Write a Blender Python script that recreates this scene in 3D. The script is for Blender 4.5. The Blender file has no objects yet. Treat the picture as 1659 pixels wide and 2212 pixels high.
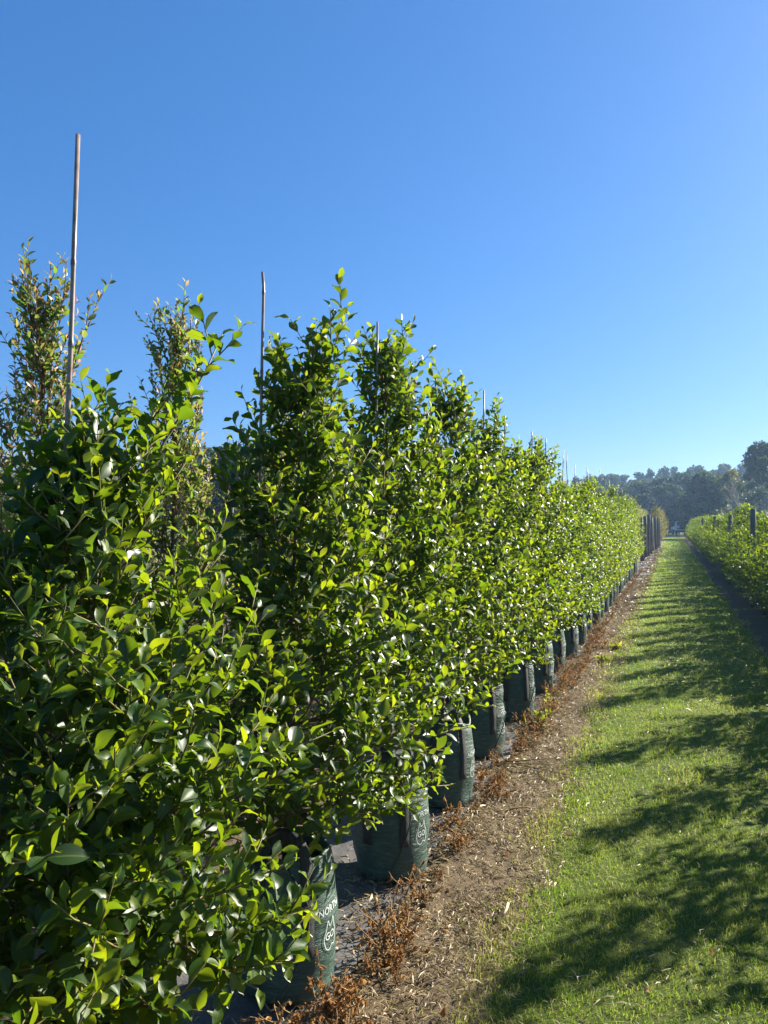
import bpy, math, random
import numpy as np
from mathutils import Matrix, Vector, noise as mnoise

R = math.radians
scene = bpy.context.scene
COL = scene.collection

# ------------------------------------------------------------------ camera
YAW, PITCH, CAM_H = 20.9, 0.85, 1.65
cam_d = bpy.data.cameras.new('camera')
cam = bpy.data.objects.new('camera', cam_d)
COL.objects.link(cam)
cam.location = (0, 0, CAM_H)
cam.rotation_euler = (R(90 + PITCH), 0, R(YAW))
cam_d.sensor_fit = 'VERTICAL'
cam_d.sensor_height = 36
cam_d.lens = 36 * 1627 / 2212
cam_d.clip_start = 0.05
cam_d.clip_end = 3000
scene.camera = cam

# ------------------------------------------------------------------ sky + sun
SUN_AZ, SUN_EL = 36.0, 26.5        # azimuth clockwise from +Y (the lane), elevation
world = bpy.data.worlds.new('World')
scene.world = world
world.use_nodes = True
wn = world.node_tree.nodes
wl = world.node_tree.links
bg = wn['Background']
sky = wn.new('ShaderNodeTexSky')
sky.sky_type = 'NISHITA'
sky.sun_disc = False
sky.sun_elevation = R(SUN_EL)
sky.sun_rotation = R(SUN_AZ)
sky.altitude = 0
sky.air_density = 1.0
sky.dust_density = 0.7
sky.ozone_density = 6.0
# the camera's colour rendering of the sky: softer gradient, richer blue (the same over the whole dome)
gm = wn.new('ShaderNodeGamma'); gm.inputs[1].default_value = 0.64
hs = wn.new('ShaderNodeHueSaturation'); hs.inputs['Saturation'].default_value = 1.18
tn = wn.new('ShaderNodeMix'); tn.data_type = 'RGBA'; tn.blend_type = 'MULTIPLY'; tn.inputs[0].default_value = 1.0
tn.inputs[7].default_value = (0.65, 0.80, 1.05, 1)
wl.new(sky.outputs[0], gm.inputs[0]); wl.new(gm.outputs[0], tn.inputs[6]); wl.new(tn.outputs[2], hs.inputs['Color'])
wl.new(hs.outputs[0], bg.inputs[0])
bg.inputs[1].default_value = 0.099

sun_d = bpy.data.lights.new('sun', 'SUN')
sun = bpy.data.objects.new('sun', sun_d)
COL.objects.link(sun)
sun_d.energy = 5.0
sun_d.angle = R(0.53)
sun_d.color = (1.0, 0.92, 0.78)
sdir = Vector((math.sin(R(SUN_AZ)) * math.cos(R(SUN_EL)), math.cos(R(SUN_AZ)) * math.cos(R(SUN_EL)), math.sin(R(SUN_EL))))
sun.rotation_euler = sdir.to_track_quat('Z', 'Y').to_euler()
sun.location = (20, 30, 25)

scene.view_settings.view_transform = 'Standard'
scene.view_settings.look = 'None'
scene.view_settings.exposure = 1.6
scene.view_settings.gamma = 1.0
scene.view_settings.use_curve_mapping = False
cy = scene.cycles
cy.max_bounces = 7
cy.diffuse_bounces = 3
cy.glossy_bounces = 2
cy.transmission_bounces = 4
cy.transparent_max_bounces = 4
cy.volume_bounces = 0
cy.use_denoising = True
cy.sample_clamp_indirect = 6

# ------------------------------------------------------------------ helpers
def link(o, parent=None):
    COL.objects.link(o)
    if parent is not None:
        o.parent = parent
    return o

def tag(o, label=None, cat=None, group=None, kind=None):
    if label: o['label'] = label
    if cat: o['category'] = cat
    if group: o['group'] = group
    if kind: o['kind'] = kind
    return o

def mesh_np(name, verts, faces, mat=None, smooth=True, lc=None):
    """verts Nx3, faces: list of int arrays (Mx3 / Mx4); lc = Nx4 colour attribute"""
    me = bpy.data.meshes.new(name)
    verts = np.ascontiguousarray(verts, dtype=np.float32)
    me.vertices.add(len(verts))
    me.vertices.foreach_set('co', verts.ravel())
    faces = [f for f in faces if len(f)]
    loops = np.concatenate([f.ravel() for f in faces]).astype(np.int32)
    tot = np.concatenate([np.full(len(f), f.shape[1], dtype=np.int32) for f in faces])
    start = np.concatenate([[0], np.cumsum(tot)[:-1]]).astype(np.int32)
    me.loops.add(len(loops))
    me.loops.foreach_set('vertex_index', loops)
    me.polygons.add(len(tot))
    me.polygons.foreach_set('loop_start', start)
    me.polygons.foreach_set('loop_total', tot)
    if smooth:
        me.polygons.foreach_set('use_smooth', np.ones(len(tot), dtype=bool))
    if lc is not None:
        a = me.attributes.new('lc', 'FLOAT_COLOR', 'POINT')
        a.data.foreach_set('color', np.ascontiguousarray(lc, dtype=np.float32).ravel())
    if mat is not None:
        me.materials.append(mat)
    me.update(calc_edges=True)
    return me

def obj(name, me, parent=None, loc=None, rotz=None):
    o = bpy.data.objects.new(name, me)
    if loc is not None: o.location = loc
    if rotz is not None: o.rotation_euler = (0, 0, rotz)
    return link(o, parent)

def empty(name, loc=(0, 0, 0), rotz=0):
    o = bpy.data.objects.new(name, None)
    o.empty_display_size = 0.1
    o.location = loc
    o.rotation_euler = (0, 0, rotz)
    return link(o)

def unit(v):
    v = np.asarray(v, dtype=float)
    return v / (np.linalg.norm(v, axis=-1, keepdims=True) + 1e-12)

class MB:
    """collects pieces of one mesh"""
    def __init__(self):
        self.v = []; self.q = []; self.t = []; self.c = []; self.n = 0
    def add(self, v, q=None, t=None, c=None):
        v = np.asarray(v, dtype=float)
        if q is not None and len(q): self.q.append(np.asarray(q, dtype=np.int64) + self.n)
        if t is not None and len(t): self.t.append(np.asarray(t, dtype=np.int64) + self.n)
        self.v.append(v)
        self.c.append(np.zeros((len(v), 4)) if c is None else np.broadcast_to(np.asarray(c, dtype=float), (len(v), 4)))
        self.n += len(v)
    def box(self, cx, cy_, cz, sx, sy, sz):
        s = np.array([[-1,-1,-1],[1,-1,-1],[1,1,-1],[-1,1,-1],[-1,-1,1],[1,-1,1],[1,1,1],[-1,1,1]]) * 0.5
        self.add(s * [sx, sy, sz] + [cx, cy_, cz], q=[[0,3,2,1],[4,5,6,7],[0,1,5,4],[1,2,6,5],[2,3,7,6],[3,0,4,7]])
    def tube(self, pts, rad, n=5, cap=True, c=None):
        pts = np.asarray(pts, dtype=float)
        m = len(pts)
        rad = np.broadcast_to(np.asarray(rad, dtype=float), (m,))
        tan = np.gradient(pts, axis=0)
        tan = unit(tan)
        ref = np.array([0, 0, 1.0]) if abs(tan[:, 2].mean()) < 0.8 else np.array([1.0, 0, 0])
        a = unit(np.cross(tan, ref)); b = np.cross(tan, a)
        th = np.arange(n) * 2 * math.pi / n
        ring = (a[:, None, :] * np.cos(th)[None, :, None] + b[:, None, :] * np.sin(th)[None, :, None]) * rad[:, None, None] + pts[:, None, :]
        i = np.arange(m - 1)[:, None] * n + np.arange(n)[None, :]
        j = np.arange(m - 1)[:, None] * n + (np.arange(n)[None, :] + 1) % n
        q = np.stack([i, j, j + n, i + n], -1).reshape(-1, 4)
        v = ring.reshape(-1, 3)
        t = None
        if cap:
            v = np.concatenate([v, pts[-1:], pts[:1]])
            k = np.arange(n)
            t = np.concatenate([np.stack([(m-1)*n + k, (m-1)*n + (k+1) % n, np.full(n, m*n)], -1),
                                np.stack([(k+1) % n, k, np.full(n, m*n+1)], -1)])
        self.add(v, q, t, c)
    def mesh(self, name, mat, smooth=True, attr=False):
        fs = []
        if self.q: fs.append(np.concatenate(self.q))
        if self.t: fs.append(np.concatenate(self.t))
        return mesh_np(name, np.concatenate(self.v), fs, mat, smooth, np.concatenate(self.c) if attr else None)

def snoise(x, y, seed=0, scale=1.0, oct_=4):
    """cheap smooth 2-D noise, about -1..1"""
    rg = np.random.default_rng(seed)
    out = np.zeros_like(np.asarray(x, dtype=float)); amp = 1.0; tot = 0; f = scale
    for o in range(oct_):
        s = 0
        for k in range(4):
            a = rg.uniform(0, 2 * math.pi); p = rg.uniform(0, 6.28); w = rg.uniform(0.7, 1.3)
            s = s + np.sin((x * math.cos(a) + y * math.sin(a)) * f * w * 6.28 + p)
        out += amp * s / 2.6; tot += amp; amp *= 0.55; f *= 2.03
    return out / tot

# ------------------------------------------------------------------ materials
def newmat(name):
    m = bpy.data.materials.new(name)
    m.use_nodes = True
    nt = m.node_tree
    nt.nodes.clear()
    out = nt.nodes.new('ShaderNodeOutputMaterial')
    return m, nt, out

def nd(nt, typ, **kw):
    n = nt.nodes.new(typ)
    for k, v in kw.items():
        setattr(n, k, v)
    return n

def mixc(nt, fac, a, b, blend='MIX'):
    n = nd(nt, 'ShaderNodeMix', data_type='RGBA', blend_type=blend)
    for sock, val in ((n.inputs[0], fac), (n.inputs[6], a), (n.inputs[7], b)):
        if hasattr(val, 'is_linked') or isinstance(val, bpy.types.NodeSocket):
            nt.links.new(val, sock)
        elif isinstance(val, (tuple, list)):
            sock.default_value = (*val, 1.0) if len(val) == 3 else val
        else:
            sock.default_value = val
    return n.outputs[2]

def mth(nt, op, a, b=None, clamp=False):
    n = nd(nt, 'ShaderNodeMath', operation=op, use_clamp=clamp)
    for sock, val in ((n.inputs[0], a), (n.inputs[1], b)):
        if val is None: continue
        if isinstance(val, bpy.types.NodeSocket): nt.links.new(val, sock)
        else: sock.default_value = val
    return n.outputs[0]

def noise_tex(nt, scale, detail=5, rough=0.6, coord='Object', dist=0.0, vec=None):
    t = nd(nt, 'ShaderNodeTexNoise')
    t.inputs['Scale'].default_value = scale
    t.inputs['Detail'].default_value = detail
    t.inputs['Roughness'].default_value = rough
    t.inputs['Distortion'].default_value = dist
    if vec is None:
        tc = nd(nt, 'ShaderNodeTexCoord')
        vec = tc.outputs[coord]
    nt.links.new(vec, t.inputs['Vector'])
    return t.outputs[0]

def ramp(nt, fac, stops):
    r = nd(nt, 'ShaderNodeValToRGB')
    e = r.color_ramp.elements
    while len(e) < len(stops): e.new(0.5)
    for el, (p, c) in zip(e, stops):
        el.position = p
        el.color = (*c, 1.0) if len(c) == 3 else c
    nt.links.new(fac, r.inputs[0])
    return r.outputs[0]

def leaf_material(name, old, mid, young, trans_old, trans_young, tip=None, rough=0.3, tw=0.42, under=None, spec=0.5):
    """glossy leaf: colour by age (lc.r), per-leaf variation (lc.g + object random), lighter midrib (lc.b = distance from it)"""
    m, nt, out = newmat(name)
    at = nd(nt, 'ShaderNodeAttribute', attribute_name='lc')
    sep = nd(nt, 'ShaderNodeSeparateColor')
    nt.links.new(at.outputs['Color'], sep.inputs[0])
    oi = nd(nt, 'ShaderNodeObjectInfo')
    rnd = mth(nt, 'FRACT', mth(nt, 'ADD', sep.outputs[1], oi.outputs['Random']))
    age = mth(nt, 'ADD', sep.outputs[0], mth(nt, 'ADD', mth(nt, 'MULTIPLY', mth(nt, 'SUBTRACT', rnd, 0.5), 0.35), mth(nt, 'MULTIPLY', mth(nt, 'SUBTRACT', oi.outputs['Random'], 0.5), 0.16)), True)
    stops = [(0.0, old), (0.45, mid), (0.85, young)]
    if tip: stops = [(0.0, old), (0.4, mid), (0.68, young), (0.9, tip)]
    col = ramp(nt, age, stops)
    hsv = nd(nt, 'ShaderNodeHueSaturation')
    nt.links.new(col, hsv.inputs['Color'])
    nt.links.new(mth(nt, 'ADD', 0.485, mth(nt, 'MULTIPLY', rnd, 0.03)), hsv.inputs['Hue'])
    rnd2 = mth(nt, 'FRACT', mth(nt, 'MULTIPLY', rnd, 7.31))
    nt.links.new(mth(nt, 'ADD', 0.72, mth(nt, 'MULTIPLY', rnd2, 0.6)), hsv.inputs['Value'])
    rib = mth(nt, 'SUBTRACT', 1.0, mth(nt, 'MULTIPLY', sep.outputs[2], 9.0), True)
    vein = noise_tex(nt, 90, 2, 0.5)
    col2 = mixc(nt, mth(nt, 'MULTIPLY', rib, 0.55), hsv.outputs[0], tuple(min(1, c * 1.6 + 0.03) for c in young))
    col3 = mixc(nt, mth(nt, 'MULTIPLY', vein, 0.25), col2, tuple(c * 0.7 for c in mid))
    blem = mth(nt, 'MULTIPLY', mth(nt, 'GREATER_THAN', rnd2, 0.93), ramp(nt, noise_tex(nt, 70, 4, 0.7), [(0.48, (0, 0, 0)), (0.60, (0.8, 0.8, 0.8))]))
    col3 = mixc(nt, blem, col3, (0.15, 0.085, 0.025))
    geo = nd(nt, 'ShaderNodeNewGeometry')
    und = under or tuple(c * 1.3 + 0.012 for c in mid)
    colf = mixc(nt, mth(nt, 'MULTIPLY', geo.outputs['Backfacing'], 0.65), col3, und)
    bs = nd(nt, 'ShaderNodeBsdfPrincipled')
    nt.links.new(colf, bs.inputs['Base Color'])
    nt.links.new(mth(nt, 'ADD', mth(nt, 'ADD', rough, mth(nt, 'MULTIPLY', rnd2, 0.14)), mth(nt, 'MULTIPLY', geo.outputs['Backfacing'], 0.2)), bs.inputs['Roughness'])
    bs.inputs['Specular IOR Level'].default_value = spec
    tr = nd(nt, 'ShaderNodeBsdfTranslucent')
    tcol = mixc(nt, mth(nt, 'POWER', age, 1.5), trans_old, trans_young)
    tcol = mixc(nt, mth(nt, 'MULTIPLY', rib, 0.4), tcol, tuple(c * 0.6 for c in trans_old))
    nt.links.new(tcol, tr.inputs['Color'])
    mx = nd(nt, 'ShaderNodeMixShader')
    mx.inputs[0].default_value = tw
    nt.links.new(bs.outputs[0], mx.inputs[1]); nt.links.new(tr.outputs[0], mx.inputs[2])
    nt.links.new(mx.outputs[0], out.inputs['Surface'])
    return m

def plain(name, c1, c2, scale=30, rough=0.8, bump=0.0, bscale=None, detail=5, spec=0.3, coord='Object', stops=None):
    m, nt, out = newmat(name)
    n = noise_tex(nt, scale, detail, 0.6, coord)
    col = ramp(nt, n, stops or [(0.3, c1), (0.7, c2)])
    bs = nd(nt, 'ShaderNodeBsdfPrincipled')
    nt.links.new(col, bs.inputs['Base Color'])
    bs.inputs['Roughness'].default_value = rough
    bs.inputs['Specular IOR Level'].default_value = spec
    if bump:
        b = nd(nt, 'ShaderNodeBump')
        b.inputs['Strength'].default_value = bump
        b.inputs['Distance'].default_value = 0.01
        nt.links.new(noise_tex(nt, bscale or scale * 2, 6, 0.65, coord), b.inputs['Height'])
        nt.links.new(b.outputs[0], bs.inputs['Normal'])
    nt.links.new(bs.outputs[0], out.inputs['Surface'])
    return m

M = {}
M['fig'] = leaf_material('fig_leaf', (0.012, 0.040, 0.008), (0.032, 0.080, 0.009), (0.105, 0.160, 0.010),
                         (0.14, 0.25, 0.007), (0.50, 0.58, 0.012), spec=0.42, rough=0.35, tw=0.44, under=(0.04, 0.09, 0.025))
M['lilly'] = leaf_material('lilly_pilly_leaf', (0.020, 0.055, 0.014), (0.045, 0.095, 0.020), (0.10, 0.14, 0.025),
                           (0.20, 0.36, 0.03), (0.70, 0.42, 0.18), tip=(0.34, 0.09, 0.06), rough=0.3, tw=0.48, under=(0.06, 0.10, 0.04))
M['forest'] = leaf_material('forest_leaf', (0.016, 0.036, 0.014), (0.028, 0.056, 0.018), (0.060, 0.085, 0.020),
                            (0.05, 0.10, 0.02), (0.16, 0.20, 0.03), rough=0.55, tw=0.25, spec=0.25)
M['gold'] = leaf_material('golden_leaf', (0.03, 0.05, 0.014), (0.09, 0.105, 0.02), (0.20, 0.16, 0.02),
                          (0.10, 0.14, 0.02), (0.45, 0.35, 0.03), rough=0.5, tw=0.35, spec=0.25)
M['dry'] = leaf_material('dry_leaf', (0.11, 0.055, 0.026), (0.24, 0.120, 0.045), (0.44, 0.27, 0.12),
                         (0.26, 0.11, 0.03), (0.60, 0.33, 0.10), rough=0.65, tw=0.3, under=(0.25, 0.12, 0.05), spec=0.2)
M['weed'] = leaf_material('weed_leaf', (0.05, 0.10, 0.02), (0.14, 0.20, 0.03), (0.30, 0.28, 0.05),
                          (0.30, 0.40, 0.03), (0.65, 0.60, 0.06), rough=0.5, tw=0.4, spec=0.3)
M['bark'] = plain('fig_bark', (0.10, 0.065, 0.04), (0.22, 0.15, 0.09), 60, 0.75, 0.4, 120)
M['twig'] = plain('twig_bark', (0.12, 0.10, 0.035), (0.20, 0.16, 0.06), 80, 0.6)
M['redtwig'] = plain('red_twig', (0.12, 0.05, 0.035), (0.20, 0.10, 0.06), 80, 0.6)
M['greybark'] = plain('grey_bark', (0.16, 0.13, 0.10), (0.34, 0.29, 0.24), 6, 0.85, 0.5, 14)
M['stem'] = plain('dry_stem', (0.20, 0.12, 0.05), (0.34, 0.23, 0.10), 90, 0.7)
M['greenstem'] = plain('green_cane', (0.09, 0.10, 0.03), (0.17, 0.15, 0.05), 50, 0.55)
M['potsoil'] = plain('potting_mix', (0.02, 0.014, 0.010), (0.10, 0.07, 0.045), 90, 0.95, 0.8, 140)
M['strap'] = plain('black_webbing', (0.010, 0.011, 0.012), (0.075, 0.08, 0.078), 260, 0.55, 0.5, 420, 3)
M['print'] = plain('white_print', (0.55, 0.58, 0.56), (0.75, 0.78, 0.75), 70, 0.55)
M['post'] = plain('weathered_timber', (0.10, 0.085, 0.07), (0.20, 0.175, 0.15), 12, 0.85, 0.4, 60)
M['pale_wood'] = plain('pale_wood', (0.50, 0.38, 0.22), (0.62, 0.50, 0.32), 40, 0.7, 0.2, 90)
M['wire'] = plain('galvanised_wire', (0.4, 0.4, 0.4), (0.5, 0.5, 0.5), 30, 0.4)

def bamboo_mat():
    m, nt, out = newmat('bamboo_cane')
    at = nd(nt, 'ShaderNodeAttribute', attribute_name='lc')
    sep = nd(nt, 'ShaderNodeSeparateColor')
    nt.links.new(at.outputs['Color'], sep.inputs[0])
    n = noise_tex(nt, 25, 5, 0.65)
    col = ramp(nt, n, [(0.25, (0.13, 0.09, 0.065)), (0.5, (0.25, 0.185, 0.14)), (0.75, (0.36, 0.28, 0.22))])
    col = mixc(nt, sep.outputs[0], col, (0.09, 0.06, 0.045))
    bs = nd(nt, 'ShaderNodeBsdfPrincipled')
    nt.links.new(col, bs.inputs['Base Color'])
    bs.inputs['Roughness'].default_value = 0.38
    nt.links.new(bs.outputs[0], out.inputs['Surface'])
    return m
M['bamboo'] = bamboo_mat()

def bag_mat():
    m, nt, out = newmat('woven_bag')
    tc = nd(nt, 'ShaderNodeTexCoord')
    n1 = noise_tex(nt, 9, 6, 0.65)
    mp = nd(nt, 'ShaderNodeMapping'); mp.inputs['Scale'].default_value = (1, 1, 5.0)
    nt.links.new(tc.outputs['Object'], mp.inputs['Vector'])
    n2 = noise_tex(nt, 16, 6, 0.7, vec=mp.outputs[0], dist=0.6)
    col = ramp(nt, n1, [(0.25, (0.015, 0.048, 0.034)), (0.55, (0.032, 0.078, 0.058)), (0.8, (0.090, 0.150, 0.120))])
    # chalky wear on the folds, dust towards the foot
    col = mixc(nt, ramp(nt, n2, [(0.5, (0, 0, 0)), (0.75, (0.38, 0.38, 0.38))]), col, (0.26, 0.33, 0.29))
    bs = nd(nt, 'ShaderNodeBsdfPrincipled')
    nt.links.new(col, bs.inputs['Base Color'])
    bs.inputs['Roughness'].default_value = 0.46
    bs.inputs['Specular IOR Level'].default_value = 0.5
    w = nd(nt, 'ShaderNodeTexWave', wave_type='BANDS', bands_direction='Z')
    w.inputs['Scale'].default_value = 55; w.inputs['Distortion'].default_value = 1.5
    nt.links.new(tc.outputs['Object'], w.inputs['Vector'])
    b0 = nd(nt, 'ShaderNodeBump'); b0.inputs['Strength'].default_value = 0.12; b0.inputs['Distance'].default_value = 0.002
    nt.links.new(w.outputs[1], b0.inputs['Height'])
    b = nd(nt, 'ShaderNodeBump'); b.inputs['Strength'].default_value = 0.75; b.inputs['Distance'].default_value = 0.012
    nt.links.new(n2, b.inputs['Height']); nt.links.new(b0.outputs[0], b.inputs['Normal'])
    nt.links.new(b.outputs[0], bs.inputs['Normal'])
    nt.links.new(bs.outputs[0], out.inputs['Surface'])
    return m
M['bag'] = bag_mat()

def soil_mat(name, far=False):
    m, nt, out = newmat(name)
    n1 = noise_tex(nt, 2.2, 6, 0.65)
    n2 = noise_tex(nt, 55, 6, 0.75)
    c1 = ramp(nt, n1, [(0.3, (0.105, 0.078, 0.050)), (0.5, (0.165, 0.120, 0.075)), (0.7, (0.20, 0.165, 0.085))])
    c2 = ramp(nt, n2, [(0.3, (0.055, 0.040, 0.027)), (0.55, (0.18, 0.135, 0.085)), (0.75, (0.32, 0.25, 0.15))])
    col = mixc(nt, 0.6, c1, c2)
    bs = nd(nt, 'ShaderNodeBsdfPrincipled')
    nt.links.new(col, bs.inputs['Base Color'])
    bs.inputs['Roughness'].default_value = 0.95
    bs.inputs['Specular IOR Level'].default_value = 0.15
    b = nd(nt, 'ShaderNodeBump'); b.inputs['Strength'].default_value = 0.9; b.inputs['Distance'].default_value = 0.012
    nt.links.new(noise_tex(nt, 70, 8, 0.75), b.inputs['Height'])
    nt.links.new(b.outputs[0], bs.inputs['Normal'])
    nt.links.new(bs.outputs[0], out.inputs['Surface'])
    return m
M['soil'] = soil_mat('bare_soil')

def turf_mat():
    m, nt, out = newmat('mown_turf')
    n1 = noise_tex(nt, 1.6, 5, 0.6)
    n2 = noise_tex(nt, 60, 6, 0.8)
    c1 = ramp(nt, n1, [(0.3, (0.085, 0.130, 0.020)), (0.55, (0.125, 0.180, 0.028)), (0.75, (0.20, 0.21, 0.055))])
    c2 = ramp(nt, n2, [(0.3, (0.04, 0.055, 0.010)), (0.6, (0.15, 0.20, 0.035)), (0.8, (0.28, 0.28, 0.08))])
    col = mixc(nt, 0.55, c1, c2)
    bs = nd(nt, 'ShaderNodeBsdfPrincipled')
    nt.links.new(col, bs.inputs['Base Color'])
    bs.inputs['Roughness'].default_value = 0.9
    bs.inputs['Specular IOR Level'].default_value = 0.15
    b = nd(nt, 'ShaderNodeBump'); b.inputs['Strength'].default_value = 1.0; b.inputs['Distance'].default_value = 0.02
    nt.links.new(noise_tex(nt, 90, 6, 0.8), b.inputs['Height'])
    nt.links.new(b.outputs[0], bs.inputs['Normal'])
    nt.links.new(bs.outputs[0], out.inputs['Surface'])
    return m
M['turf'] = turf_mat()
M['field'] = plain('field_grass', (0.06, 0.085, 0.022), (0.15, 0.16, 0.05), 0.35, 0.95, 0.6, 3.0, 8)

def blade_mat(name, c0, c1, c2, t0, t1, tw=0.4):
    m, nt, out = newmat(name)
    at = nd(nt, 'ShaderNodeAttribute', attribute_name='lc')
    sep = nd(nt, 'ShaderNodeSeparateColor')
    nt.links.new(at.outputs['Color'], sep.inputs[0])
    col = ramp(nt, sep.outputs[0], [(0.0, c0), (0.5, c1), (1.0, c2)])
    bs = nd(nt, 'ShaderNodeBsdfPrincipled')
    nt.links.new(col, bs.inputs['Base Color'])
    bs.inputs['Roughness'].default_value = 0.5
    bs.inputs['Specular IOR Level'].default_value = 0.35
    tr = nd(nt, 'ShaderNodeBsdfTranslucent')
    nt.links.new(mixc(nt, sep.outputs[0], t0, t1), tr.inputs['Color'])
    mx = nd(nt, 'ShaderNodeMixShader'); mx.inputs[0].default_value = tw
    nt.links.new(bs.outputs[0], mx.inputs[1]); nt.links.new(tr.outputs[0], mx.inputs[2])
    nt.links.new(mx.outputs[0], out.inputs['Surface'])
    return m
M['blade'] = blade_mat('grass_blade', (0.075, 0.150, 0.012), (0.22, 0.275, 0.030), (0.50, 0.45, 0.16),
                       (0.24, 0.48, 0.02), (0.66, 0.58, 0.12))
M['litter'] = blade_mat('dry_litter', (0.10, 0.065, 0.035), (0.27, 0.20, 0.10), (0.46, 0.37, 0.20),
                        (0.2, 0.13, 0.05), (0.5, 0.38, 0.18), 0.2)
M['mat'] = plain('weed_mat', (0.075, 0.073, 0.075), (0.16, 0.155, 0.155), 14, 0.6, 0.5, 40)

# ------------------------------------------------------------------ leaf shapes
def leaf_template(rows, cols, width, fold, curl, twist=0.0, wave=0.0, obov=0.9, seed=0, petiole=0.10):
    """unit-length leaf along +Y, upper face +Z; returns verts, quads, |u|"""
    t = np.linspace(0, 1, rows)
    tt = np.clip((t - petiole) / (1 - petiole), 0, 1)
    w = np.sin(np.pi * tt ** obov) ** 0.75 * (1 - 0.25 * tt ** 6)
    w[-1] = 0.015
    w = np.maximum(w * width * 0.5, 0.012)
    u = np.linspace(-1, 1, cols)
    T, U = np.meshgrid(t, u, indexing='ij')
    Wd = np.repeat(w[:, None], cols, 1)
    X = U * Wd
    Z = np.abs(U) * Wd * math.tan(fold) + wave * np.sin(T * 9 + U * 2 + seed) * np.abs(U) * 0.06
    Y = T.copy()
    # curl along the length
    ang = curl * T
    Zc = Z * np.cos(ang) - np.sin(ang) * T * 0.5
    Yc = Y * np.cos(ang * 0.5) + Z * np.sin(ang)
    tw_ = twist * T
    X2 = X * np.cos(tw_) - Zc * np.sin(tw_) * 0.3
    Z2 = Zc + X * np.sin(tw_)
    v = np.stack([X2, Yc, Z2], -1).reshape(-1, 3)
    i = (np.arange(rows - 1)[:, None] * cols + np.arange(cols - 1)[None, :])
    q = np.stack([i, i + 1, i + cols + 1, i + cols], -1).reshape(-1, 4)
    return v, q, np.abs(U).ravel()

rs = random.Random(5)
def fig_templates(rows, cols, n):
    out = []
    for k in range(n):
        out.append(leaf_template(rows, cols, rs.uniform(0.47, 0.60), rs.uniform(0.20, 0.55), rs.uniform(0.1, 0.95),
                                 rs.uniform(-0.5, 0.5), rs.uniform(0, 1), rs.uniform(0.82, 1.0), k))
    return out
FIG_HI = fig_templates(8, 5, 6)
FIG_MID = fig_templates(6, 3, 5)
FIG_LO = fig_templates(4, 3, 4)
LIL_HI = [leaf_template(5, 3, rs.uniform(0.38, 0.48), rs.uniform(0.2, 0.6), rs.uniform(0.1, 0.8), rs.uniform(-0.4, 0.4), 0.3, 0.85, k) for k in range(4)]
LIL_LO = [leaf_template(4, 3, rs.uniform(0.40, 0.5), rs.uniform(0.2, 0.6), rs.uniform(0.1, 0.8), 0, 0, 0.85, k) for k in range(3)]
DRY = [leaf_template(5, 3, rs.uniform(0.28, 0.45), rs.uniform(0.7, 1.2), rs.uniform(1.0, 2.4), rs.uniform(-1.5, 1.5), 1.5, 0.9, k) for k in range(5)]

class Leaves:
    def __init__(self):
        self.p = []; self.d = []; self.n = []; self.s = []; self.a = []
    def add(self, p, d, n, s, a):
        self.p.append(p); self.d.append(d); self.n.append(n); self.s.append(s); self.a.append(a)
    def done(self):
        self.p = np.concatenate(self.p); self.d = unit(np.concatenate(self.d)); n = np.concatenate(self.n)
        self.n = unit(n - (n * self.d).sum(1, keepdims=True) * self.d)
        self.x = np.cross(self.d, self.n)
        self.s = np.concatenate(self.s); self.a = np.clip(np.concatenate(self.a), 0, 1)
        return self

def leaves_mesh(mb, L, idx, temps, rng):
    """append leaves idx of L to mb"""
    if len(idx) == 0: return
    which = rng.integers(0, len(temps), len(idx))
    rnd = rng.random(len(idx))
    for k, (tv, tq, tu) in enumerate(temps):
        ii = idx[which == k]
        if len(ii) == 0: continue
        rr = rnd[which == k]
        nv = len(tv)
        P = L.p[ii][:, None, :] + L.s[ii][:, None, None] * (tv[None, :, 0:1] * L.x[ii][:, None, :] + tv[None, :, 1:2] * L.d[ii][:, None, :] + tv[None, :, 2:3] * L.n[ii][:, None, :])
        q = (tq[None] + (np.arange(len(ii)) * nv)[:, None, None]).reshape(-1, 4)
        c = np.zeros((len(ii), nv, 4))
        c[:, :, 0] = L.a[ii][:, None]; c[:, :, 1] = rr[:, None]; c[:, :, 2] = tu[None]; c[:, :, 3] = 1
        mb.add(P.reshape(-1, 3), q, None, c.reshape(-1, 4))

def leaf_mesh_single(name, temp, age, mat):
    tv, tq, tu = temp
    c = np.zeros((len(tv), 4)); c[:, 0] = age; c[:, 2] = tu; c[:, 3] = 1
    return mesh_np(name, tv, [tq], mat, True, c)

# ------------------------------------------------------------------ shrub generator
UP = np.array([0, 0, 1.0])
def interp_poly(pts, s):
    """points + tangents at arc-length fractions s"""
    seg = np.linalg.norm(np.diff(pts, axis=0), axis=1)
    cum = np.concatenate([[0], np.cumsum(seg)])
    q = np.asarray(s) * cum[-1]
    p = np.stack([np.interp(q, cum, pts[:, k]) for k in range(3)], -1)
    i = np.clip(np.searchsorted(cum, q, side='right') - 1, 0, len(seg) - 1)
    t = unit(np.diff(pts, axis=0))[i]
    return p, t, cum[-1]

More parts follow.
